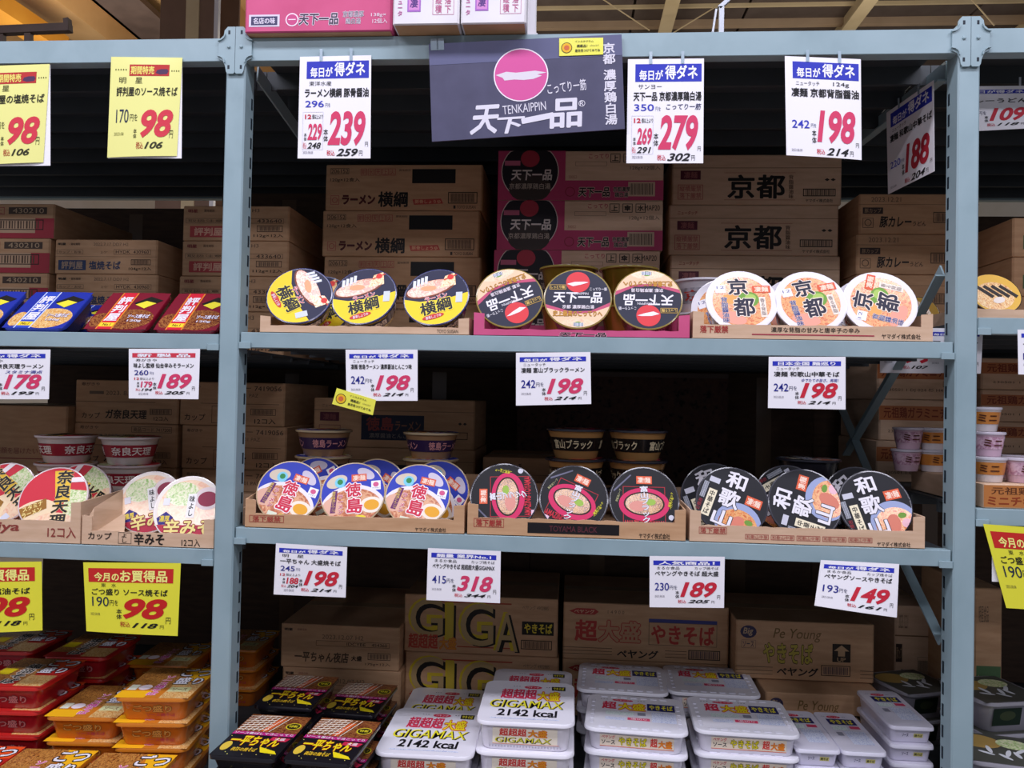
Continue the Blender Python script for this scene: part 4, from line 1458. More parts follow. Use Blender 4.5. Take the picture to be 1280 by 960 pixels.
def lid_toyama(p):
    p.poly('lid_base', ell(0, 0, .99, n=40), '#0f0e15', 0)
    p.poly('bowl_picture', ell(0, -.12, .74, .5, 36), '#d42a62', 2)
    p.poly('bowl_picture', ell(0, -.1, .6, .36, 32), '#2a1a14', 3)
    p.poly('bowl_picture', ell(0, -.1, .55, .32, 32), NOODD, 4)
    p.poly('bowl_picture', ell(-.18, -.18, .26, .16), '#e0988a', 5)
    p.poly('bowl_picture', ell(.2, -.05, .14, .1), '#9cc050', 5)
    p.frame('red_frame', -.62, -.75, .62, .42, '#b02430', .02, 1)
    p.rect('red_label', -.22, .5, .24, .74, '#e0603a', 2)
    p.sub('label_lettering', 'red_label')
    p.text('label_lettering', '凄!麺', -.18, .53, .2, .71, '#f8dcc8', .03, z=3)
    p.vtext('brush_lettering', '富山ブラック', -.1, -.68, .16, .44, W_, .03, z=7, out='#1a1a20', ow=.02, rot=4)
    p.text('red_lettering', 'AMAZING TOYAMA', -.6, -.8, .6, -.6, '#c8283a', .02, z=6)
    p.text('yellow_lettering', '厳選ブラック', .55, .0, 1.0, .08, '#d8d030', .02, rot=78, z=5)
    p.text('yellow_lettering', 'ペッパー味', .62, -.1, .98, -.03, '#d8d030', .02, rot=78, z=5)
    p.text('white_lettering', '黒醤油スープ', -.95, .1, -.55, .17, '#c8c890', .0, rot=72, z=5)
    p.poly('white_badge', ell(.78, -.5, .08, n=12), '#d8d8e4', 5)
    p.rect('pink_badge', -.62, -.93, -.42, -.8, '#e8c8d8', 5)
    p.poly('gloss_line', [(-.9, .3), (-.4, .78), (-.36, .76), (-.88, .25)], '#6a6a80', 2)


def lid_waka(p):
    p.poly('lid_base', ell(0, 0, .99, n=40), '#13131b', 0)
    p.poly('bowl_picture', ell(.35, -.55, .66, .6, 36), '#9aa6cc', 1)
    p.poly('bowl_picture', ell(.36, -.62, .56, .48, 32), RAMEN, 2)
    p.poly('bowl_picture', ell(.3, -.62, .2, .3, rot=-20), '#d8806a', 3)
    p.poly('bowl_picture', ell(.62, -.42, .12, .08), '#6f9a3a', 3)
    p.poly('bowl_picture', ell(.68, -.66, .15, .13), '#f0c0cc', 3)
    p.text('brush_lettering', '和', -.36, .38, .22, .88, W_, .06, z=6, out='#15151c', ow=.03)
    p.text('brush_lettering', '歌', -.4, -.22, .2, .32, W_, .06, z=6, out='#15151c', ow=.03)
    p.text('brush_lettering', '山', -.4, -.82, .16, -.34, W_, .06, z=6, out='#15151c', ow=.03)
    p.rect('cream_label', -.72, -.68, -.48, .14, '#ece2c4', 5)
    p.sub('label_lettering', 'cream_label')
    p.vtext('label_lettering', '中華そば', -.68, -.64, -.52, .1, '#23201c', .02, z=6)
    p.rect('red_label', .34, .06, .8, .34, '#e0603a', 5)
    p.text('red_label', '凄!麺', .38, .1, .76, .3, '#f8dcc8', .03, z=6)
    p.rect('white_note', -.8, .34, -.5, .5, '#c8c8d4', 4)
    p.bars('barcode_patch', -.92, -.2, -.78, .3, '#2a2a30', 6, 5, '#c8ccd8')
    p.vtext('red_lettering', '和歌山', -.9, -.6, -.78, -.25, '#8a2430', .02, z=5)


def lid_nara(p):
    p.poly('lid_base', ell(0, 0, .99, n=40), '#cf2a3c', 0)
    p.poly('food_picture', ell(-.5, -.5, .7, .45, rot=20), '#f0d8b0', 1)
    p.poly('food_picture', [(.3, .3), (1, .2), (1, -.8), (.4, -.8)], SALAD, 1)
    p.poly('food_picture', ell(.1, -.75, .6, .3), STOCK, 2)
    p.poly('yellow_field', [(-.1, .9), (.4, .9), (.5, -.1), (.1, -.2)], '#ecc030', 1)
    p.vtext('brush_lettering', '奈良天理', .0, -.95, .5, .92, '#171214', .05, z=6, out='#f0d890', ow=.02)
    p.poly('gold_label', [(-.95, -.3), (-.2, .02), (-.14, -.3), (-.85, -.62)], '#9a6a1c', 4)
    p.text('gold_label', 'スタミナ', -.86, -.3, -.26, -.14, '#f2dc8a', .03, rot=22, z=5)
    p.text('gold_label', 'ラーメン', -.84, -.5, -.26, -.34, '#f2dc8a', .03, rot=22, z=5)
    p.rect('white_note', .45, .5, .85, .66, '#f0e4e4', 5)
    p.rect('barcode_patch', -.6, -.86, -.3, -.66, '#d8dce8', 5)


def lid_miso(p):
    p.poly('lid_base', ell(0, 0, .99, n=40), '#efe6dc', 0)
    p.poly('soup_picture', ell(0, 0, .9, n=36), STOCK, 1)
    p.poly('salad_picture', ell(-.2, .45, .5, .38), SALAD, 2)
    p.poly('miso_picture', ell(.58, .3, .42, .36), '#e8d8d8', 3)
    p.poly('miso_picture', ell(.58, .28, .3, .24), '#93304a', 4)
    p.poly('red_field', [(-1, -1), (1, -1), (1, -.55), (-1, -.5)], '#b83048', 4)
    p.rect('white_label', -.02, -.3, .24, .45, '#f8f6f4', 5)
    p.vtext('white_label', '味よし', .02, -.26, .2, .4, '#1a1a1a', .02, z=6)
    p.poly('navy_badge', [(-.88, -.3), (-.62, -.1), (-.38, -.28), (-.5, -.5), (-.8, -.5)], '#33307e', 5)
    p.text('navy_badge', '濃厚', -.8, -.42, -.48, -.22, '#e8d048', .02, z=6)
    p.text('gold_lettering', '辛みそ', -.62, -.86, .82, -.34, '#ecdc8a', .05, z=7, out='#8a2030', ow=.05)
    p.rect('barcode_patch', -.75, .1, -.55, .32, '#e8e8ee', 5)


def lid_amber(p):
    p.poly('lid_base', ell(0, 0, .99, n=36), '#e0b040', 0)
    p.poly('noodle_picture', ell(-.1, -.1, .8, .7), NOOD, 1)
    for i in range(4):
        p.poly('dark_strokes', [(-.6 + i * .3, .55 - i * .1), (-.45 + i * .3, .62 - i * .1), (-.1 + i * .3, -.1 - i * .1), (-.25 + i * .3, -.18 - i * .1)], '#1d140e', 3)
    p.poly('pale_patch', ell(-.05, -.35, .25, .15), '#e8dcd0', 4)


def make_bowl(R, h, body, lid_art, rim=W_, band=None, band_text=None, band_ink='#f4e8e0'):
    root = empty('noodle_bowl')
    b = MB()
    b.lathe([(.66 * R, -h), (.7 * R, -h + .004), (.9 * R, -.012), (.93 * R, -.006)], body, 32, True, False)
    b.obj('bowl_body', root, smooth=True)
    if band:
        bb = MB()
        k0, k1 = -h * .72, -h * .28
        rr_ = lambda z: R * (.7 + .2 * (z + h) / (h - .012)) + .0008
        bb.lathe([(rr_(k0), k0), (rr_(k1), k1)], band, 32)
        bo = bb.obj('printed_band', root, smooth=True)
        if band_text:
            for ph in (-90, 30, 150):
                def fn(x, y, z, ph=ph):
                    zz = k0 + (k1 - k0) * y
                    a = math.radians(ph + x * 46)
                    r = rr_(zz) + z
                    return V((r * math.cos(a), r * math.sin(a), zz))
                q = Pr(bo, fn)
                q.text('band_lettering', band_text, -1, .15, 1, .85, band_ink, .02)
                q.flush()
    b = MB()
    b.lathe([(.93 * R, -.006), (R, -.005), (1.005 * R, -.0025), (R, -.0005), (.97 * R, .0)], rim, 36, False, False)
    b.obj('rim', root, smooth=True)
    b = MB()
    b.lathe([(.975 * R, -.0008), (.97 * R, .0001)], rim, 36, False, True)
    lid = b.obj('lid', root)
    p = Pr(lid, lambda x, y, z: V((x * R * .97, y * R * .97, z - .0001)), clip=.992)
    lid_art(p)
    p.flush()
    root['R'], root['h'] = R, h
    return root


GLOSS = lambda c: mat(c, .25, .5)
B = {
    'yoko': make_bowl(.0715, .075, GLOSS('#d8b62a'), lid_yoko, GLOSS('#2a3060'), GLOSS('#1d2246'), '横綱'),
    'tenka': make_bowl(.0715, .092, mat('#8a7024', .25, .4, .6), lid_tenka, GLOSS('#8d7a34')),
    'kyoto': make_bowl(.0735, .08, GLOSS('#d6d4da'), lid_kyoto, GLOSS(W_), FILM, '京都', '#b8382e'),
    'toku': make_bowl(.0695, .064, GLOSS('#a8825e'), lid_toku, GLOSS('#c9b28c'), GLOSS('#3c2a52'), '徳島ラーメン', '#e8a0a0'),
    'toyama': make_bowl(.0725, .07, GLOSS('#b0824e'), lid_toyama, GLOSS('#2c2a34'), GLOSS('#1e1a1a'), '富山ブラック', '#ead8b0'),
    'waka': make_bowl(.074, .075, GLOSS('#2a2930'), lid_waka, GLOSS('#34343e')),
    'nara': make_bowl(.074, .07, GLOSS('#d8cfc8'), lid_nara, GLOSS('#d8c8c8'), GLOSS('#a02838'), '奈良天理'),
    'miso': make_bowl(.0735, .07, GLOSS('#e0d4cc'), lid_miso, GLOSS('#e4dcd8')),
    'amber': make_bowl(.052, .05, GLOSS('#caa24a'), lid_amber, GLOSS('#4a3a2a')),
}
USED = set()


def bowl(kind, label, px, py, Y, zf, e=25, rho=0, az=0, group=None, lift=0.0):
    """lean a bowl with its lid towards the aisle; e = lid elevation (90 = upright), rho = turn of the print"""
    root = B[kind]
    R, h = root['R'], root['h']
    if kind in USED:
        root = copy_tree(root)
    USED.add(kind)
    er, ar = math.radians(e), math.radians(az)
    n = V((math.sin(ar) * math.cos(er), -math.cos(ar) * math.cos(er), math.sin(er)))
    low = max(R * math.cos(er), h * math.sin(er) + .7 * R * math.cos(er)) + .0015
    Yc = Y + R * math.sin(er) if e < 85 else Y
    upv = (V((0, 0, 1)) - n * n.z)
    upv = V((0, 1, 0)) if upv.length < .05 else upv.normalized()
    r = math.radians(rho)
    ya = (Matrix.Rotation(r, 3, n) @ upv)
    xa = ya.cross(n)
    X = at(px, py, Yc).x
    mm = Matrix.Identity(4)
    for i, a in enumerate((xa, ya, n)):
        mm[0][i], mm[1][i], mm[2][i] = a
    mm.translation = V((X, Yc, zf + low + lift))
    root.matrix_world = mm
    tag(root, label, 'noodle bowl', group)
    return root


# ================================================================== cut-open display cartons
def tray(label, xl, xr, py, zf, lip, post, back, depth, mt=CARD, Yf=.008, inside=None, art=None, flapL=False):
    a, b_ = at(xl, py, Yf).x, at(xr, py, Yf).x
    wd = b_ - a
    o = empty('display_carton', ((a + b_) / 2, Yf, zf + .0004))
    tag(o, label, 'carton', 'cut-open display cartons')
    t = .003
    hw = wd / 2
    MB().box((-hw, 0, 0), (hw, depth, .0012), inside or mt).obj('carton_base', o)
    # front wall: low torn lip between two standing corners
    rnd = random.Random(label)
    cw = .022
    prof = [(-hw, 0), (hw, 0), (hw, post), (hw - cw, post - .002), (hw - cw, lip)]
    n = 26
    for i in range(n + 1):
        x = hw - cw - (wd - 2 * cw) * i / n
        prof.append((x, lip + rnd.uniform(-.0012, .0012)))
    prof += [(-hw + cw, post - .002), (-hw, post)]
    tri = tessellate_polygon([[V((x, z, 0)) for x, z in prof]])
    m_ = MB()
    k = len(prof)
    m_.faces([(x, 0, z) for x, z in prof] + [(x, t, z) for x, z in prof], [tuple(q) for q in tri] + [tuple(i + k for i in q) for q in tri], mt)
    m_.faces([(x, 0, z) for x, z in prof] + [(x, t, z) for x, z in prof], [(i, (i + 1) % k, k + (i + 1) % k, k + i) for i in range(k)], CARDL)
    fw = m_.obj('front_wall', o)
    for sx in (-1, 1):
        x0 = sx * hw - (t if sx > 0 else 0)
        sp = [(t, 0.0013), (depth, 0.0013), (depth, back), (depth * .45, back), (t, post)]
        q = MB()
        kk = len(sp)
        q.faces([(x0, y, z) for y, z in sp] + [(x0 + t, y, z) for y, z in sp], [tuple(range(kk)), tuple(range(2 * kk - 1, kk - 1, -1))] + [(i, (i + 1) % kk, kk + (i + 1) % kk, kk + i) for i in range(kk)], mt)
        q.obj('side_wall', o)
    MB().box((-hw + t, depth - t, .0013), (hw - t, depth, back), mt).obj('back_wall', o)
    if art:
        p = Pr(fw, lambda u, v, z: V((-hw + u * wd, -z, lip * (1 - v))), True, wd / lip)
        art(p)
        p.flush()
    return o


def f_yoko(p):
    p.text('maker_lettering', 'TOYO SUISAN', .85, .3, .95, .75, '#4a3d33', 0)


def f_tenka(p):
    p.text('brand_lettering', '天下一品', .4, .35, .62, .95, '#2a2226', .04, .1, out='#e0a8b8')


def f_kyoto(p):
    p.text('warning_stamp', '落下厳禁', .03, .1, .15, .6, RD, .02)
    p.text('slogan', '濃厚な背脂の甘みと唐辛子の辛み', .33, .15, .7, .5, BK, .01)
    p.rect('red_rule', .25, .62, .76, .7, '#a8384a', 2)
    p.text('maker_lettering', 'ヤマダイ株式会社', .79, .5, .95, .85, BK, .01)


def f_toku(p):
    p.frame('warning_stamp', .02, .1, .18, .6, RD, .002)
    p.text('warning_stamp', '落下厳禁', .035, .16, .165, .55, RD, .01)
    p.text('maker_lettering', 'ヤマダイ株式会社', .78, .6, .92, .9, BK, .01)


def f_toyama(p):
    p.frame('warning_stamp', .03, .05, .17, .55, RD, .002)
    p.text('warning_stamp', '落下厳禁', .04, .1, .16, .5, RD, .02)
    p.rect('black_band', .28, .2, .7, .8, '#171317', 2)
    p.sub('band_lettering', 'black_band')
    p.text('band_lettering', 'TOYAMA BLACK', .38, .35, .6, .68, '#5c2a34', .01)
    p.text('maker_lettering', 'ヤマダイ株式会社', .79, .6, .93, .92, BK, .01)


def f_waka(p):
    p.frame('warning_stamp', .04, .1, .16, .5, RD, .002)
    p.text('warning_stamp', '落下厳禁', .045, .14, .155, .46, RD, .01)
    for i in range(5):
        p.frame('warning_strip#%d' % i, .24 + i * .11, .45, .34 + i * .11, .75, '#a84a44', .002)
        p.text('warning_strip#%d' % i, '和歌山中華', .245 + i * .11, .5, .335 + i * .11, .7, '#a84a44', 0)
    p.text('maker_lettering', 'ヤマダイ株式会社', .8, .65, .94, .92, BK, .01)


def f_nara(p):
    p.text('brand_lettering', 'Sugakiya', .35, .1, .7, .62, '#8f3e38', .02, .15)
    p.text('case_number', '12コ入', .84, .25, .98, .75, '#8f3e38', .01)


def f_miso(p):
    p.text('brand_lettering', 'カップ', .05, .1, .23, .62, BK, .02)
    p.frame('brand_lettering', .28, .05, .38, .85, '#3a2f28', .003)
    p.vtext('brand_lettering', 'よし', .3, .1, .35, .8, BK)
    p.text('brand_lettering', '辛みそ', .4, .05, .63, .9, BK, .03)
    p.text('case_number', '12コ入', .76, .35, .9, .9, BK, .01)


tray('grey torn display carton holding the yellow-lidded bowls', 325, 586, 412, Z2, .016, .036, .045, .41, CARDL, art=f_yoko)
tray('pink display carton holding the navy-lidded bowls', 592, 862, 415, Z2, .014, .048, .06, .41, PINKC, art=f_tenka)
tray('tan display carton holding the white-rimmed bowls', 866, 1166, 420, Z2, .03, .056, .06, .41, CARDL, art=f_kyoto)
tray('tan display carton holding the blue-lidded bowls', 306, 580, 660, Z3, .029, .06, .085, .41, CARD, art=f_toku)
tray('tan display carton with black band holding the pink-ringed bowls', 584, 857, 665, Z3, .036, .064, .066, .41, CARD, art=f_toyama)
tray('tan display carton holding the black bowls with white brush signs', 862, 1156, 675, Z3, .034, .064, .066, .41, CARDL, art=f_waka)
tray('tan display carton cut off by the left edge, red and yellow bowls', -150, 100, 670, Z3L, .048, .09, .1, .43, CARDL, art=f_nara)
t_ = tray('tan display carton with black lettering beside the left post', 102, 267, 675, Z3L, .03, .062, .066, .41, CARDL, art=f_miso)
q = MB()
pts = [at(107, 652, .012), at(114, 668, .012), at(155, 672, .03), at(157, 640, .12), at(176, 598, .2), at(118, 634, .03)]
pts = [v_ - t_.location for v_ in pts]
q.poly(pts, CARDL)
q.obj('raised_flap', t_)

# ---- leaning bowls, front rows
g = 'noodle bowls leaning in display cartons on the upper shelf'
z = Z2 + .0016
bowl('yoko', 'yellow-lidded noodle bowl with strong glare, leftmost and turned sideways', 374, 378, .016, z, 26, -72, 4, g, .004)
bowl('yoko', 'yellow and navy noodle bowl between the glaring one and the right one', 455, 378, .016, z, 26, 4, -4, g, .004)
bowl('yoko', 'yellow and navy noodle bowl, right one beside the pink carton', 545, 378, .016, z, 26, 4, -4, g, .004)
bowl('yoko', 'yellow-lidded noodle bowl peeking from behind the glaring one', 402, 378, .14, z, 14, 10, 0, g, .004)
bowl('tenka', 'navy noodle bowl tipped upside down, left in the pink carton', 637, 380, .016, z, 22, -156, 3, g)
bowl('tenka', 'navy noodle bowl upright with red sun on top, middle of pink carton', 722, 380, .016, z, 22, 0, 0, g)
bowl('tenka', 'navy noodle bowl upside down, right in the pink carton', 810, 380, .016, z, 22, 180, 0, g)
bowl('kyoto', 'white-rimmed noodle bowl with upright black signs, left of three', 927, 380, .016, z, 24, 2, 0, g)
bowl('kyoto', 'white-rimmed noodle bowl with tilted black signs, middle of three', 1013, 382, .016, z, 24, 12, 0, g)
bowl('kyoto', 'white-rimmed noodle bowl with sideways black signs, right of three', 1100, 384, .016, z, 24, 74, -2, g)
bowl('kyoto', 'white-rimmed noodle bowl half hidden behind the left white bowl', 906, 380, .14, z, 12, 20, 0, g)
bowl('kyoto', 'white-rimmed noodle bowl hidden behind the middle white bowl', 994, 380, .14, z, 10, -40, 0, g)
bowl('kyoto', 'white-rimmed noodle bowl hidden behind the right white bowl', 1082, 382, .14, z, 10, 60, 0, g)
g = 'noodle bowls leaning in display cartons on the middle shelf'
z = Z3 + .0016
bowl('toku', 'blue noodle bowl with red signs leaning right, left of three', 361, 622, .016, z, 24, -18, 6, g)
bowl('toku', 'blue noodle bowl with red signs, middle of three', 441, 624, .016, z, 24, 6, 4, g)
bowl('toku', 'blue noodle bowl with red signs, right of three beside carton wall', 522, 628, .016, z, 24, -12, 4, g)
bowl('toku', 'blue noodle bowl peeking out behind the left blue bowl', 394, 618, .14, z, 12, 30, 0, g)
bowl('toku', 'blue noodle bowl peeking out behind the middle blue bowl', 470, 620, .14, z, 12, -30, 0, g)
bowl('toku', 'blue noodle bowl peeking out behind the right blue bowl', 548, 622, .14, z, 12, -40, 0, g)
bowl('toyama', 'black noodle bowl with pink ring turned on its side, left of three', 630, 630, .016, z, 22, 92, 3, g)
bowl('toyama', 'black noodle bowl with pink ring turned slightly clockwise, middle', 717, 628, .016, z, 22, -24, 0, g)
bowl('toyama', 'black noodle bowl with pink ring standing upright, right of three', 805, 630, .016, z, 22, 0, 0, g)
bowl('waka', 'black noodle bowl with white brush signs running down-left', 915, 634, .016, z, 22, -22, 0, g)
bowl('waka', 'black noodle bowl with white brush signs reading sideways, middle', 1006, 636, .016, z, 22, 72, 0, g)
bowl('waka', 'black noodle bowl with white brush signs running down-right', 1094, 638, .016, z, 22, 14, 0, g)
bowl('waka', 'black noodle bowl peeking out behind the left brush-sign bowl', 893, 632, .14, z, 12, 20, 0, g)
bowl('waka', 'black noodle bowl hidden behind the middle brush-sign bowl', 985, 634, .14, z, 12, -60, 0, g)
bowl('waka', 'black noodle bowl hidden behind the right brush-sign bowl', 1072, 634, .14, z, 12, 40, 0, g)
z = Z3L + .0016
bowl('nara', 'red noodle bowl with black brush signs, whole in view', 66, 640, .016, z, 26, 4, 6, g, .01)
bowl('nara', 'red noodle bowl with black brush signs, cut off at left edge', 2, 640, .085, z, 26, 50, 6, g, .01)
bowl('nara', 'red noodle bowl peeking out behind the whole red one', 98, 640, .145, z, 16, 60, 4, g, .01)
bowl('miso', 'pale green noodle bowl tilted, left of the pair by the post', 186, 640, .095, z, 24, 16, 4, g)
bowl('miso', 'pale green noodle bowl with gold signs beside the left post', 234, 642, .016, z, 24, 2, 4, g)

# ---- upright bowls standing behind them
g = 'noodle bowls standing upright behind the leaning ones'
for kind, px, py, Y, zf, n, nm in (('tenka', 711, 345, .3, Z2, 2, 'gold noodle bowl %s left behind the navy lids'), ('tenka', 786, 345, .3, Z2, 2, 'gold noodle bowl %s right behind the navy lids'),
                                   ('kyoto', 879, 345, .325, Z2, 2, 'clear-wrapped grey noodle bowl %s behind the white-rimmed lids'),
                                   ('toku', 405, 555, .32, Z3, 3, 'tan noodle bowl with purple band %s behind left blue lids'), ('toku', 539, 555, .32, Z3, 3, 'tan noodle bowl with purple band %s behind right blue lids'),
                                   ('toyama', 720, 560, .28, Z3, 3, 'tan noodle bowl with black band %s behind middle pink ring'), ('toyama', 797, 560, .28, Z3, 3, 'tan noodle bowl with black band %s behind right pink ring'),
                                   ('waka', 1010, 590, .325, Z3, 2, 'black noodle bowl %s lying flat behind brush-sign bowls'),
                                   ('nara', 83, 585, .34, Z3L, 3, 'white noodle bowl with red band %s left behind red lids'), ('nara', 162, 585, .34, Z3L, 3, 'white noodle bowl with red band %s right behind red lids')):
    h = B[kind]['h'] + .0005
    for k in range(n):
        bowl(kind, nm % (('standing on top', 'standing below the top one', 'at the bottom')[n - 1 - k]), px, py, Y, zf + .0016 + k * h, 90, (37 * (k + 1) + px) % 360, 0, g)
g = 'amber noodle bowls in the right upper bay'
bowl('amber', 'amber noodle bowl with dark strokes right of the right post', 1244, 370, .062, Z2R + .0016, 30, 20, 0, g)
bowl('amber', 'amber noodle bowl cut off by the right picture edge', 1322, 372, .062, Z2R + .0016, 30, -30, 0, g)
tray('low tan display carton under the amber bowls', 1218, 1430, 395, Z2R, .022, .024, .03, .3, CARDL, .053)
bowl('amber', 'amber noodle bowl half hidden left of the right post', 1150, 365, .46, Z2R, 12, -60, 0, g)

# ================================================================== square noodle tubs
def rr(wd, dp, r, z, n=5):
    o = []
    for cx, cy, a0 in ((wd / 2 - r, dp / 2 - r, 0), (-wd / 2 + r, dp / 2 - r, 90), (-wd / 2 + r, -dp / 2 + r, 180), (wd / 2 - r, -dp / 2 + r, 270)):
        for i in range(n + 1):
            a = math.radians(a0 + 90 * i / n)
            o.append((cx + r * math.cos(a), cy + r * math.sin(a), z))
    return o


def make_tub(wd, dp, h, body, lidc, art, front=None, r=.02, emboss=None, taper=.8):
    """lid in the plane z = 0, x across, -y to the front"""
    root = empty('noodle_tub')
    MB().loft([rr(wd * taper, dp * taper, r * .8, -h), rr(wd * (taper + .02), dp * (taper + .02), r * .8, -h + .003), rr(wd * .92, dp * .92, r * .9, -.009)], body).obj('tub_body', root, smooth=True)
    lid = MB().loft([rr(wd * .97, dp * .97, r, -.009), rr(wd, dp, r, -.0075), rr(wd, dp, r, -.003), rr(wd * .985, dp * .985, r, 0)], lidc).obj('lid', root, smooth=True)
    p = Pr(lid, lambda u, v, z: V((-wd / 2 + u * wd, dp / 2 - v * dp, z - .0001)), True, wd / dp)
    if art:
        art(p)
    p.flush()
    if emboss:
        e = MB()
        for k in range(4):
            L = wd if k % 2 == 0 else dp
            m_ = int(L / .03)
            for i in range(m_):
                t0 = -L / 2 + L * (.14 + .72 * i / m_)
                t1 = t0 + L * .72 / m_ * .7
                o_ = (dp if k % 2 == 0 else wd) / 2 * .86
                a_, b_ = (t0, -o_ - .004), (t1, -o_ + .004)
                if k == 0:
                    q = (a_[0], a_[1], b_[0], b_[1])
                elif k == 2:
                    q = (a_[0], -b_[1], b_[0], -a_[1])
                elif k == 1:
                    q = (a_[1], a_[0], b_[1], b_[0])
                else:
                    q = (-b_[1], a_[0], -a_[1], b_[0])
                e.cbox((q[0], q[1], -.0002), (q[2], q[3], .0014), emboss, .0012)
        eo = e.obj('embossed_beads', lid)
        eo['kind'] = 'stuff'
    if front:
        bw = wd * .86
        yb, yt = -dp * (taper + .02) / 2, -dp * .92 / 2
        p = Pr(root, lambda u, v, z: V((-bw / 2 + u * bw, yt + (yb - yt) * v - z - .0006, -.01 + (-h + .004 + .01) * v)), True, bw / h)
        front(p)
        p.flush()
    root['dim'] = (wd, dp, h)
    return root


def t_hyo(p, a='#7a1228', b_='#d02236', edge='#e08a2a'):
    p.rect('lid_print', .02, .02, .98, .98, a, 1)
    p.poly('food_picture', ell(.62, .72, .36, .26), REDFOOD if b_[1] == 'd' else NOOD, 2)
    p.poly('food_picture', ell(.14, .75, .12, .18), REDFOOD if b_[1] == 'd' else NOOD, 2)
    p.rect('vertical_strip', .2, .02, .46, .98, edge, 3)
    p.rect('vertical_strip', .22, .02, .44, .98, b_, 4)
    p.sub('strip_lettering', 'vertical_strip')
    p.vtext('strip_lettering', '評判屋', .225, .12, .435, .78, W_, .05, z=6)
    p.rect('strip_lettering', .22, .82, .44, .92, '#f0d030', 5)
    p.text('strip_lettering', 'No.1', .27, .84, .39, .9, '#3a2a10', .02, z=6)
    p.poly('diamond_badge', [(.5, .3), (.7, .12), (.94, .22), (.72, .44)], '#1d1a14', 5)
    p.poly('diamond_badge', [(.54, .34), (.68, .24), (.86, .3), (.72, .44)], '#e8dc3a', 6)
    p.text('flavour_lettering', 'ソース焼そば', .56, .6, .9, .7, W_, .03, z=7, out='#5a2a7a', ow=.06)
    p.text('flavour_lettering', '120g', .6, .74, .82, .8, '#f0e8e8', .01, z=7, out='#5a2a7a', ow=.04)


def t_hyob(p):
    t_hyo(p, '#1f2f9a', '#2f4ab8', '#c9d6f0')


def t_gotsu(p):
    p.rect('lid_print', .01, .01, .99, .99, '#c8761f', 1)
    p.rect('noodle_picture', .01, .01, .62, .68, NOODD, 2)
    p.rect('noodle_picture', .6, .5, .99, .99, NOOD, 2)
    p.poly('yellow_band', [(.0, .78), (.42, .78), (.4, .99), (.0, .99)], '#f2b41a', 3)
    p.poly('yellow_band#2', [(.6, .02), (.99, .02), (.99, .4), (.75, .45)], '#f2b41a', 3)
    p.text('brand_lettering', 'ごつ', .55, .04, .97, .3, W_, .07, z=6, out='#171312', ow=.07)
    p.text('brand_lettering', '盛り', .58, .34, .95, .56, W_, .05, z=6, out='#171312', ow=.07)
    p.vtext('pink_lettering', 'ソース焼そば', .38, .28, .52, .92, '#d8489a', .04, z=6, out='#f6e6f0', ow=.05)
    p.rect('barcode_patch', .05, .6, .17, .76, '#e8ead0', 5)
    p.poly('round_note', ell(.27, .68, .09, .08), '#f4e4e8', 5)
    p.rect('sauce_note', .62, .66, .9, .8, '#d8d8a0', 5)
    p.text('sauce_note', 'ソース', .66, .69, .86, .77, '#6a2a1a', .02, z=6)


def t_gotsur(p):
    p.rect('lid_print', .01, .01, .99, .99, '#b8201c', 1)
    p.rect('noodle_picture', .01, .01, .6, .8, NOODD, 2)
    p.poly('orange_band', [(.6, .02), (.99, .02), (.99, .3), (.7, .35)], '#e8501c', 3)
    p.text('brand_lettering', 'ごつ', .55, .04, .97, .28, W_, .07, z=6, out='#171312', ow=.07)
    p.text('brand_lettering', '盛り', .58, .32, .95, .52, W_, .05, z=6, out='#171312', ow=.07)
    p.vtext('black_lettering', '塩油そば', .3, .22, .52, .9, '#171312', .06, z=6, out='#f4eee4', ow=.06)
    p.rect('yellow_patch', .04, .4, .24, .6, '#e8d018', 5)
    p.rect('food_patch', .56, .6, .95, .95, NOOD, 3)


def t_ippei(p):
    p.rect('lid_print', .01, .01, .99, .99, '#17141a', 1)
    p.rect('food_picture', .01, .01, .99, .44, REDFOOD, 2)
    p.poly('food_picture', [(.4, .42), (.52, .1), (.64, .1), (.5, .42)], '#d8602c', 3)
    for i in range(7):
        x = .02 + i * .085
        p.poly('mayonnaise_lines', [(x, .42), (x + .16, .03), (x + .175, .03), (x + .015, .42)], '#f0e6d4', 4)
        y = .06 + i * .055
        p.poly('mayonnaise_lines', [(.02, y), (.5, y - .04), (.5, y - .025), (.02, y + .015)], '#f0e6d4', 4)
    p.poly('round_badge', ell(.84, .26, .12, .08), '#d8c82a', 4)
    p.poly('round_badge', ell(.84, .26, .1, .065), '#241a10', 5)
    p.text('round_badge', '特製', .77, .23, .91, .29, '#d8c82a', .02, z=6)
    p.poly('magenta_strip', [(.01, .44), (.99, .44), (.99, .51), (.01, .51)], '#b82078', 4)
    p.sub('strip_lettering', 'magenta_strip')
    p.text('strip_lettering', 'ソース香ばしマヨこってり', .04, .45, .96, .5, W_, .02, z=6)
    p.text('brand_lettering', '一平ちゃん', .1, .54, .86, .76, '#f0dc1c', .06, .1, z=7, out='#a02018', ow=.05)
    p.poly('brand_swash', [(.62, .76), (.9, .84), (.96, .9), (.7, .88)], '#f0dc1c', 6)
    p.text('sub_lettering', '夜店の焼そば', .24, .8, .62, .88, '#e0b82c', .03, z=6)
    p.poly('red_tab', [(.68, .53), (.97, .55), (.93, .63), (.66, .61)], '#c8284a', 5)
    p.text('red_tab', '大盛', .74, .55, .9, .61, '#f6dce0', .03, z=8)
    p.poly('yellow_drop', ell(.12, .78, .07, .1), '#e0c040', 5)
    for i in range(16):
        x, y = .05 + (i * 37 % 90) / 100, .56 + (i * 53 % 40) / 100
        p.poly('star_dots', ell(x, y, .009, .007, 6), '#e8e070', 4)


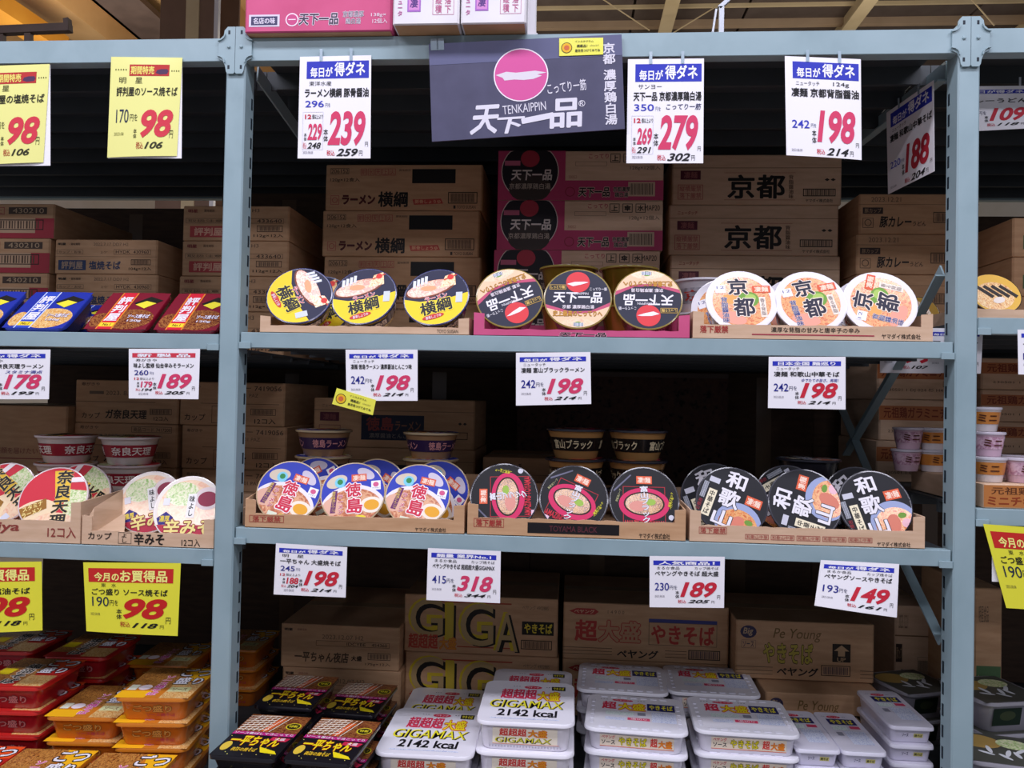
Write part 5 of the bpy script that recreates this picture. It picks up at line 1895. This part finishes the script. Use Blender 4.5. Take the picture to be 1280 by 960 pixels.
def logo(p, u0, v0, u1, v1):
    p.poly('logo_badge', ell((u0 + u1) / 2, (v0 + v1) / 2, (u1 - u0) / 2, (v1 - v0) / 2, 16), '#d8284a', 2)
    p.sub('badge_lettering', 'logo_badge')
    p.text('badge_lettering', 'ペヤング', u0 + (u1 - u0) * .15, v0 + (v1 - v0) * .25, u1 - (u1 - u0) * .15, v1 - (v1 - v0) * .25, W_, .02, z=3)
    for i in range(3):
        p.rect('dotted_line', u0 - .06 - i * .03, v0 + .02, u0 - .045 - i * .03, v0 + .03, '#3a3a48', 2)
        p.rect('dotted_line', u1 + .045 + i * .03, v0 + .02, u1 + .06 + i * .03, v0 + .03, '#3a3a48', 2)


def t_giga(p):
    logo(p, .44, .12, .64, .2)
    p.rect('black_label', .75, .12, .9, .22, '#1a1a20', 2)
    p.text('black_label', 'やきそば', .765, .135, .885, .205, '#e8dc3a', .03, z=3)
    p.text('size_lettering', '超超超', .2, .22, .59, .46, '#e02c54', .06, z=4)
    p.text('size_lettering', '大盛', .6, .26, .84, .48, '#f4e020', .05, z=4, out='#d8322c', ow=.06)
    p.text('giga_lettering', 'GIGAMAX', .12, .5, .9, .68, '#17161a', .02, .15, z=3)
    p.text('giga_lettering', 'GIGAMAX', .105, .5, .885, .67, '#eee42c', .0, .15, z=4)
    p.text('calorie_lettering', '2142 kcal', .2, .71, .82, .86, '#17161a', .028, .05, z=3)
    p.rect('fine_print', .14, .9, .84, .92, SMALLP, 2)


def ft_giga(p):
    p.rect('front_label', .12, .1, .88, .82, '#f4ead8', 1)
    p.text('front_lettering', '超超超', .2, .12, .52, .46, '#d8302c', .05, z=3)
    p.text('front_lettering', '大盛', .54, .16, .76, .48, '#ec9a1c', .05, z=3, out='#d8302c', ow=.04)
    p.text('front_lettering#2', 'GIGAMAX', .16, .52, .82, .76, '#17161a', .02, .1, z=3)
    p.text('front_lettering#2', 'GIGAMAX', .15, .52, .81, .74, '#d8d22c', .0, .1, z=4)
    p.rect('red_rule', .12, .8, .9, .82, '#d8603c', 2)
    for i in range(24):
        p.rect('ribbing', .08 + i * .036, .88, .095 + i * .036, .96, '#b8b4c4', 1)


def t_cho(p):
    logo(p, .26, .13, .48, .2)
    p.text('size_lettering', '超', .16, .22, .31, .44, '#d8284a', .06, z=4)
    p.text('size_lettering', '大盛', .33, .24, .6, .45, '#f4e020', .05, z=4, out='#d8322c', ow=.06)
    p.rect('navy_label', .62, .22, .9, .42, '#232766', 2)
    p.sub('label_lettering', 'navy_label')
    p.text('label_lettering', 'やきそば', .64, .25, .88, .39, '#f0e430', .04, z=4)
    p.rect('pale_note', .2, .5, .48, .6, SMALLG, 2)
    p.rect('pale_note#2', .66, .46, .9, .74, SMALLP, 2)
    p.rect('square_stamp', .52, .5, .6, .58, '#8a8a98', 2)
    p.rect('red_note', .42, .65, .64, .72, '#d8486a', 2)
    p.text('red_note', '湯切り', .45, .66, .61, .71, '#f4dce4', .01, z=3)
    p.rect('pale_note#3', .2, .66, .4, .74, SMALLP, 2)


def ft_cho(p):
    p.rect('front_label', .1, .12, .92, .84, '#e9d9c4', 1)
    p.text('front_lettering', 'ペヤング', .12, .16, .27, .38, '#c8324a', .02, z=3)
    p.text('front_lettering', 'ソース', .12, .46, .27, .72, '#1d1c2a', .03, z=3)
    p.text('front_lettering#2', 'やきそば', .31, .22, .62, .74, '#e0d028', .04, z=3, out='#1d1c12', ow=.04)
    p.text('front_lettering#3', '超', .66, .18, .74, .72, '#d8322c', .05, z=3)
    p.text('front_lettering#3', '大盛', .75, .28, .9, .74, '#ec8a1c', .05, z=3, out='#c8482c', ow=.03)
    p.rect('red_rule', .1, .82, .92, .86, '#d8603c', 2)


def t_src(p):
    logo(p, .26, .1, .6, .17)
    p.rect('navy_label', .2, .19, .86, .34, '#232766', 2)
    p.sub('label_lettering', 'navy_label')
    p.text('label_lettering', 'やきそば', .26, .21, .8, .32, '#f0e430', .04, z=4)
    p.rect('pale_note', .2, .38, .55, .48, SMALLG, 2)
    p.rect('red_note', .62, .37, .86, .44, '#d8486a', 2)
    p.rect('square_stamp', .2, .53, .34, .62, '#8a8a98', 2)
    p.rect('pale_note#2', .4, .5, .88, .82, SMALLP, 2)


def ft_src(p):
    p.text('front_lettering', 'ソース', .25, .3, .42, .6, '#3a3660', .02, z=3)
    p.rect('front_label', .56, .3, .8, .65, '#d8cf7a', 2)
    p.text('front_label', '焼そば', .58, .36, .78, .6, '#2a2a18', .03, z=3)


def t_green(p):
    p.rect('lid_print', .03, .03, .97, .97, '#45463f', 1)
    p.poly('food_picture', ell(.3, .3, .26, .22), '#a88a4a', 2)
    p.poly('food_picture', ell(.7, .3, .2, .16), SALAD, 2)
    for i, (a, b_) in enumerate(((.3, .55), (.5, .62), (.66, .52))):
        p.poly('white_swash#%d' % i, ell(a, b_ + .12, .1, .03, 12, 30 + 25 * i), '#c9ccd0', 4)
        p.poly('white_swash#%d' % i, ell(a + .06, b_, .03, .12, 12, 20 * i), '#c9ccd0', 4)


def ft_green(p):
    p.rect('green_label', .1, .08, .6, .8, '#16281c', 1)
    p.poly('green_label', ell(.36, .4, .14, .2), '#39432c', 2)
    p.poly('round_mark', ell(.76, .55, .07, .16), '#8a8a90', 2)


TB = {
    'hyo': make_tub(.145, .15, .05, GLOSS('#5a1020'), GLOSS('#7a1228'), t_hyo),
    'hyob': make_tub(.145, .15, .05, GLOSS('#16205a'), GLOSS('#2438a0'), t_hyob),
    'gotsu': make_tub(.158, .19, .0525, GLOSS('#c86a1c'), GLOSS('#c8761f'), t_gotsu, lambda p: (p.text('front_lettering', 'ごつ盛り', .2, .2, .8, .6, '#d89a4a', .03, out='#4a2a10', ow=.04), p.text('front_lettering#2', 'ソース焼そば', .4, .66, .85, .86, '#b83a4a', .02))),
    'gotsur': make_tub(.158, .19, .0525, GLOSS('#a01a24'), GLOSS('#b8201c'), t_gotsur, lambda p: p.text('front_lettering', 'ごつ盛り', .2, .3, .8, .75, '#c87a7a', .03, out='#3a0a10', ow=.04)),
    'ippei': make_tub(.134, .205, .04, GLOSS('#17141a'), GLOSS('#17141a'), t_ippei, r=.012),
    'giga': make_tub(.207, .245, .0625, GLOSS('#e4e0ea'), GLOSS('#eeecf4'), t_giga, ft_giga, .026, None, .86),
    'cho': make_tub(.224, .205, .05, GLOSS('#e0dce6'), GLOSS('#ecebf3'), t_cho, ft_cho, .026, mat('#e4e3ee', .3, .4), .86),
    'src': make_tub(.094, .22, .04, GLOSS('#dcd8e8'), GLOSS('#e6e4f2'), t_src, ft_src, .012, None, .84),
    'green': make_tub(.165, .165, .07, GLOSS('#8f8d96'), GLOSS('#9a98a0'), t_green, ft_green, .03, None, .78),
}
TUSED = set()


def tub(kind, label, mm, group):
    root = TB[kind]
    if kind in TUSED:
        root = copy_tree(root)
    TUSED.add(kind)
    root.matrix_world = mm
    tag(root, label, 'noodle tub', group)
    return root


def pile(kind, px, py, layers, desc, group, rz=0.0, zb=ZB, names=None):
    """a pile of flat tubs: px, py = middle of the top lid's front edge in the photo"""
    wd, dp, h = TB[kind]['dim']
    z = zb + layers * h + .0004 * layers
    p = atz(px, py, z)
    r = math.radians(rz)
    c = V((p.x, p.y, 0)) + V((-math.sin(r), math.cos(r), 0)) * dp / 2
    for k in range(layers):
        nm = ('top of', 'second in', 'third in', 'fourth in', 'fifth in')[k]
        mm = Matrix.Translation((c.x, c.y, z - k * (h + .0004))) @ Matrix.Rotation(r, 4, 'Z')
        tub(kind, '%s, %s %s' % (desc, nm, names), mm, group)
    return c


def lean_tub(kind, bl, br, Yf, zf, tilt, label, group):
    """a tub propped up so that its lid faces the aisle"""
    wd, dp, h = TB[kind]['dim']
    p = (at(*bl, Yf) + at(*br, Yf)) / 2
    r = math.radians(tilt)
    # lid's front edge is lifted so that the slanting body clears the shelf
    lift = h * math.cos(r) - .1 * dp * math.sin(r) + .001
    mm = Matrix.Translation((p.x, Yf, zf + lift)) @ Matrix.Rotation(r, 4, 'X') @ Matrix.Translation((0, dp / 2, 0))
    return tub(kind, label, mm, group)


g = 'square noodle tubs propped on the left upper shelf'
TL = 40
zl = Z2L - .022
lean_tub('hyo', (99, 411), (185, 412), .028, zl, TL, 'red square noodle tub, left of the red pair', g)
lean_tub('hyo', (187, 411), (273, 412), .028, zl, TL, 'red square noodle tub beside the left post', g)
lean_tub('hyob', (0, 410), (78, 412), .028, zl, TL, 'blue square noodle tub with glare on its lid', g)
lean_tub('hyob', (-90, 408), (-8, 410), .028, zl, TL, 'blue square noodle tub cut off by the left edge', g)
lean_tub('hyob', (45, 402), (118, 404), .15, zl, 30, 'blue square noodle tub peeking from behind the glaring one', g)
g = 'square noodle tubs piled on the left lowest shelf'
pile('gotsu', 188, 873, 4, 'orange noodle tub', g, 5, names='the taller pile by the post')
pile('gotsu', 100, 897, 3, 'orange noodle tub', g, 4, names='the lower pile, further left')
pile('gotsur', 6, 859, 4, 'red noodle tub', g, 3, names='the pile at the left edge')
pile('gotsur', 92, 822, 4, 'shaded red noodle tub', g, 3, names='the rear pile at left')
pile('gotsur', 0, 815, 4, 'shaded red noodle tub', g, 3, names='the rear pile at the left picture edge')
pile('gotsu', 196, 832, 3, 'shaded orange noodle tub', g, 3, names='the rear pile by the post')
pile('gotsu', 285, 812, 3, 'dark orange noodle tub', g, 0, names='the pile seen past the post')
g = 'black noodle tubs on the lowest shelf'
pile('ippei', 301, 947, 4, 'black noodle tub with yellow lettering', g, -2, names='the pile beside the post')
pile('ippei', 394, 953, 4, 'black noodle tub with yellow lettering', g, -4, names='the pile beside the white tubs')
pile('ippei', 352, 884, 4, 'black noodle tub', g, -2, names='the rear pile near the post')
pile('ippei', 432, 893, 3, 'black noodle tub', g, -4, names='the shadowed rear pile')
g = 'white giant noodle tubs with calorie print'
pile('giga', 528, 944, 2, 'white tub with red and yellow lettering', g, 0, names='the low front left pile')
pile('giga', 656, 904, 3, 'white tub with red and yellow lettering', g, 0, names='the tall middle pile')
pile('giga', 546, 906, 1, 'white tub', g, 0, names='the single one behind the low left pile')
pile('giga', 662, 880, 2, 'white tub', g, 0, names='the pile behind the tall middle one')
g = 'white embossed noodle tubs with navy label'
pile('cho', 795, 914, 3, 'white embossed tub with navy label', g, -4, names='the front left pile')
pile('cho', 936, 917, 3, 'white embossed tub with navy label', g, -2, names='the front right pile')
pile('cho', 778, 865, 3, 'white embossed tub with navy label', g, -3, names='the rear left pile')
pile('cho', 894, 868, 3, 'white embossed tub with navy label', g, -2, names='the rear right pile')
g = 'narrow white noodle tubs'
pile('src', 1142, 909, 4, 'narrow white tub', g, 0, names='the pile beside the right post')
pile('src', 1082, 941, 3, 'narrow white tub', g, 0, names='the pile left of the tallest narrow one')
pile('src', 1024, 938, 3, 'narrow white tub', g, 0, names='the pile next to the wide white tubs')
g = 'green-lidded tubs in the right lowest bay'
pile('green', 1274, 878, 3, 'grey square tub with dark label', g, 14, names='the pile right of the post')
pile('green', 1266, 958, 2, 'grey square tub with dark label', g, -12, names='the low pile at lower right corner')
pile('green', 1170, 866, 2, 'grey square tub with dark label', g, 20, names='the pile seen left of the right post')
# low stand in front of the left bay with more tubs on it
st = empty('low_stand', (-.2, -.14, 0))
MB().box((-.5, -.11, .615), (.62, .134, .64), CARDD).obj('stand_top', st)
for sx in (-.47, .57):
    for sy in (-.09, .07):
        MB().box((sx, sy, 0), (sx + .03, sy + .03, .615), CARDD).obj('leg', st)
tag(st, 'low dark wooden stand below the picture in front of the left bay', 'stand')
g = 'square noodle tubs on the low stand'
for kind, x, lab in (('gotsu', 72, 'orange noodle tub on the low stand, left of the bottom pair'), ('gotsu', 178, 'orange noodle tub on the low stand, right of the bottom pair'), ('gotsur', -28, 'red noodle tub on the low stand at bottom left')):
  for k in (2, 1):
    z = .64 + k * (TB[kind]['dim'][2] + .0004)
    q = atz(x, 944, .745)
    mm = Matrix.Translation((q.x, -.02 - TB[kind]['dim'][1] / 2, z)) @ Matrix.Rotation(math.radians(3), 4, 'Z')
    tub(kind, lab if k == 2 else lab.replace('noodle tub on', 'noodle tub beneath another on'), mm, g)

# ================================================================== mini cups in the right middle bay
def make_mini(bodyc, bandc, lidc):
    root = empty('mini_cup')
    R, h = .034, .05
    MB().lathe([(.7 * R, -h), (.72 * R, -h + .002), (.93 * R, -.006)], GLOSS(bodyc), 20, True, False).obj('cup_body', root, smooth=True)
    k0, k1 = -h * .7, -h * .2
    f = lambda z: R * (.72 + .21 * (z + h) / (h - .006)) + .0006
    b_ = MB().lathe([(f(k0), k0), (f(k1), k1)], bandc, 20).obj('printed_band', root, smooth=True)
    for ph in (-95, 85):
        q = Pr(b_, lambda x, y, z, ph=ph: V(((f(k0 + (k1 - k0) * y) + z) * math.cos(math.radians(ph + x * 60)), (f(k0 + (k1 - k0) * y) + z) * math.sin(math.radians(ph + x * 60)), k0 + (k1 - k0) * y)))
        q.text('band_lettering', 'ミニ', -.6, .2, .6, .8, '#5a2a14', .05)
        q.flush()
    MB().lathe([(.93 * R, -.006), (R, -.005), (R, -.001), (.95 * R, 0)], GLOSS(lidc), 20, False, True).obj('lid', root, smooth=True)
    root['dim'] = h
    return root


MC = {'orange': make_mini('#d8d0d0', GLOSS('#c8803a'), '#c8c4cc'), 'pink': make_mini('#c9a8b8', noise_mat('pink_wrap', [(0.4, '#b08098'), (0.6, '#d8b8c8')], 90, 3, .25, 1, coat=.5), '#c8c0cc')}
MUSED = set()
o = MB().cbox((-.35, 0, 0), (.35, .34, .048), CARDL, .003).obj('display_carton', loc=(XP[2] + PW + .37, .012, Z3R + .0005))
tag(o, 'orange banded carton under the mini cups', 'carton', 'cut-open display cartons')
p = Pr(o, lambda u, v, z: V((-.35 + .7 * u, -z, .048 * (1 - v))), True, .7 / .048)
p.rect('orange_band', 0, .05, 1, .95, '#b5733c', 1)
p.text('band_lettering', '元祖鶏ガラ', .02, .12, .2, .42, '#5a3018', .01)
p.text('band_lettering', 'ミニチキンラーメン', .01, .5, .3, .88, '#8a3a1c', .04)
p.flush()
zc = Z3R + .049
for kind, px, Y, k, lab in (('orange', 1229, .09, 2, 'orange banded mini cup on top of the pile by the right post'), ('pink', 1234, .08, 1, 'pink wrapped mini cup in the middle of the pile by the post'), ('orange', 1236, .06, 0, 'orange banded mini cup at the base of the pile by the post'),
                            ('pink', 1276, .06, 0, 'pink wrapped mini cup at the right picture edge'), ('pink', 1262, .15, 0, 'pink wrapped mini cup behind the pair at the right edge'),
                            ('pink', 1135, .285, 1, 'pink wrapped mini cup, upper left of four beyond the post'), ('orange', 1166, .285, 1, 'orange banded mini cup, upper right of four beyond the post'),
                            ('pink', 1133, .285, 0, 'pink wrapped mini cup, lower left of four beyond the post'), ('orange', 1166, .285, 0, 'orange banded mini cup, lower right of four beyond the post')):
    root = MC[kind] if kind not in MUSED else copy_tree(MC[kind])
    MUSED.add(kind)
    q = at(px, 570, Y)
    root.matrix_world = Matrix.Translation((q.x, Y, zc + (k + 1) * .0505)) @ Matrix.Rotation(math.radians(random.Random(lab).uniform(-25, 25)), 4, 'Z')
    tag(root, lab, 'noodle cup', 'mini cups in the right middle bay')

# small silver clamp standing on the top deck
q = at(900, 41, .02)
cl = empty('silver_clamp', (q.x, .06, ZTOP))
SIL = mat('#b8bcc4', .3, 0, .7)
MB().bar((-.012, 0, .0), (-.002, 0, .075), .004, .01, SIL, V((0, 1, 0))).obj('slanted_leg', cl)
MB().box((.004, -.006, 0), (.014, .006, .08), SIL).obj('upright', cl)
MB().bar((.004, 0, .078), (.024, 0, .096), .008, .012, SIL, V((0, 1, 0))).obj('clamp_jaw', cl)
tag(cl, 'small silver metal clamp standing on top of the rack', 'clamp')
bpy.context.view_layer.update()
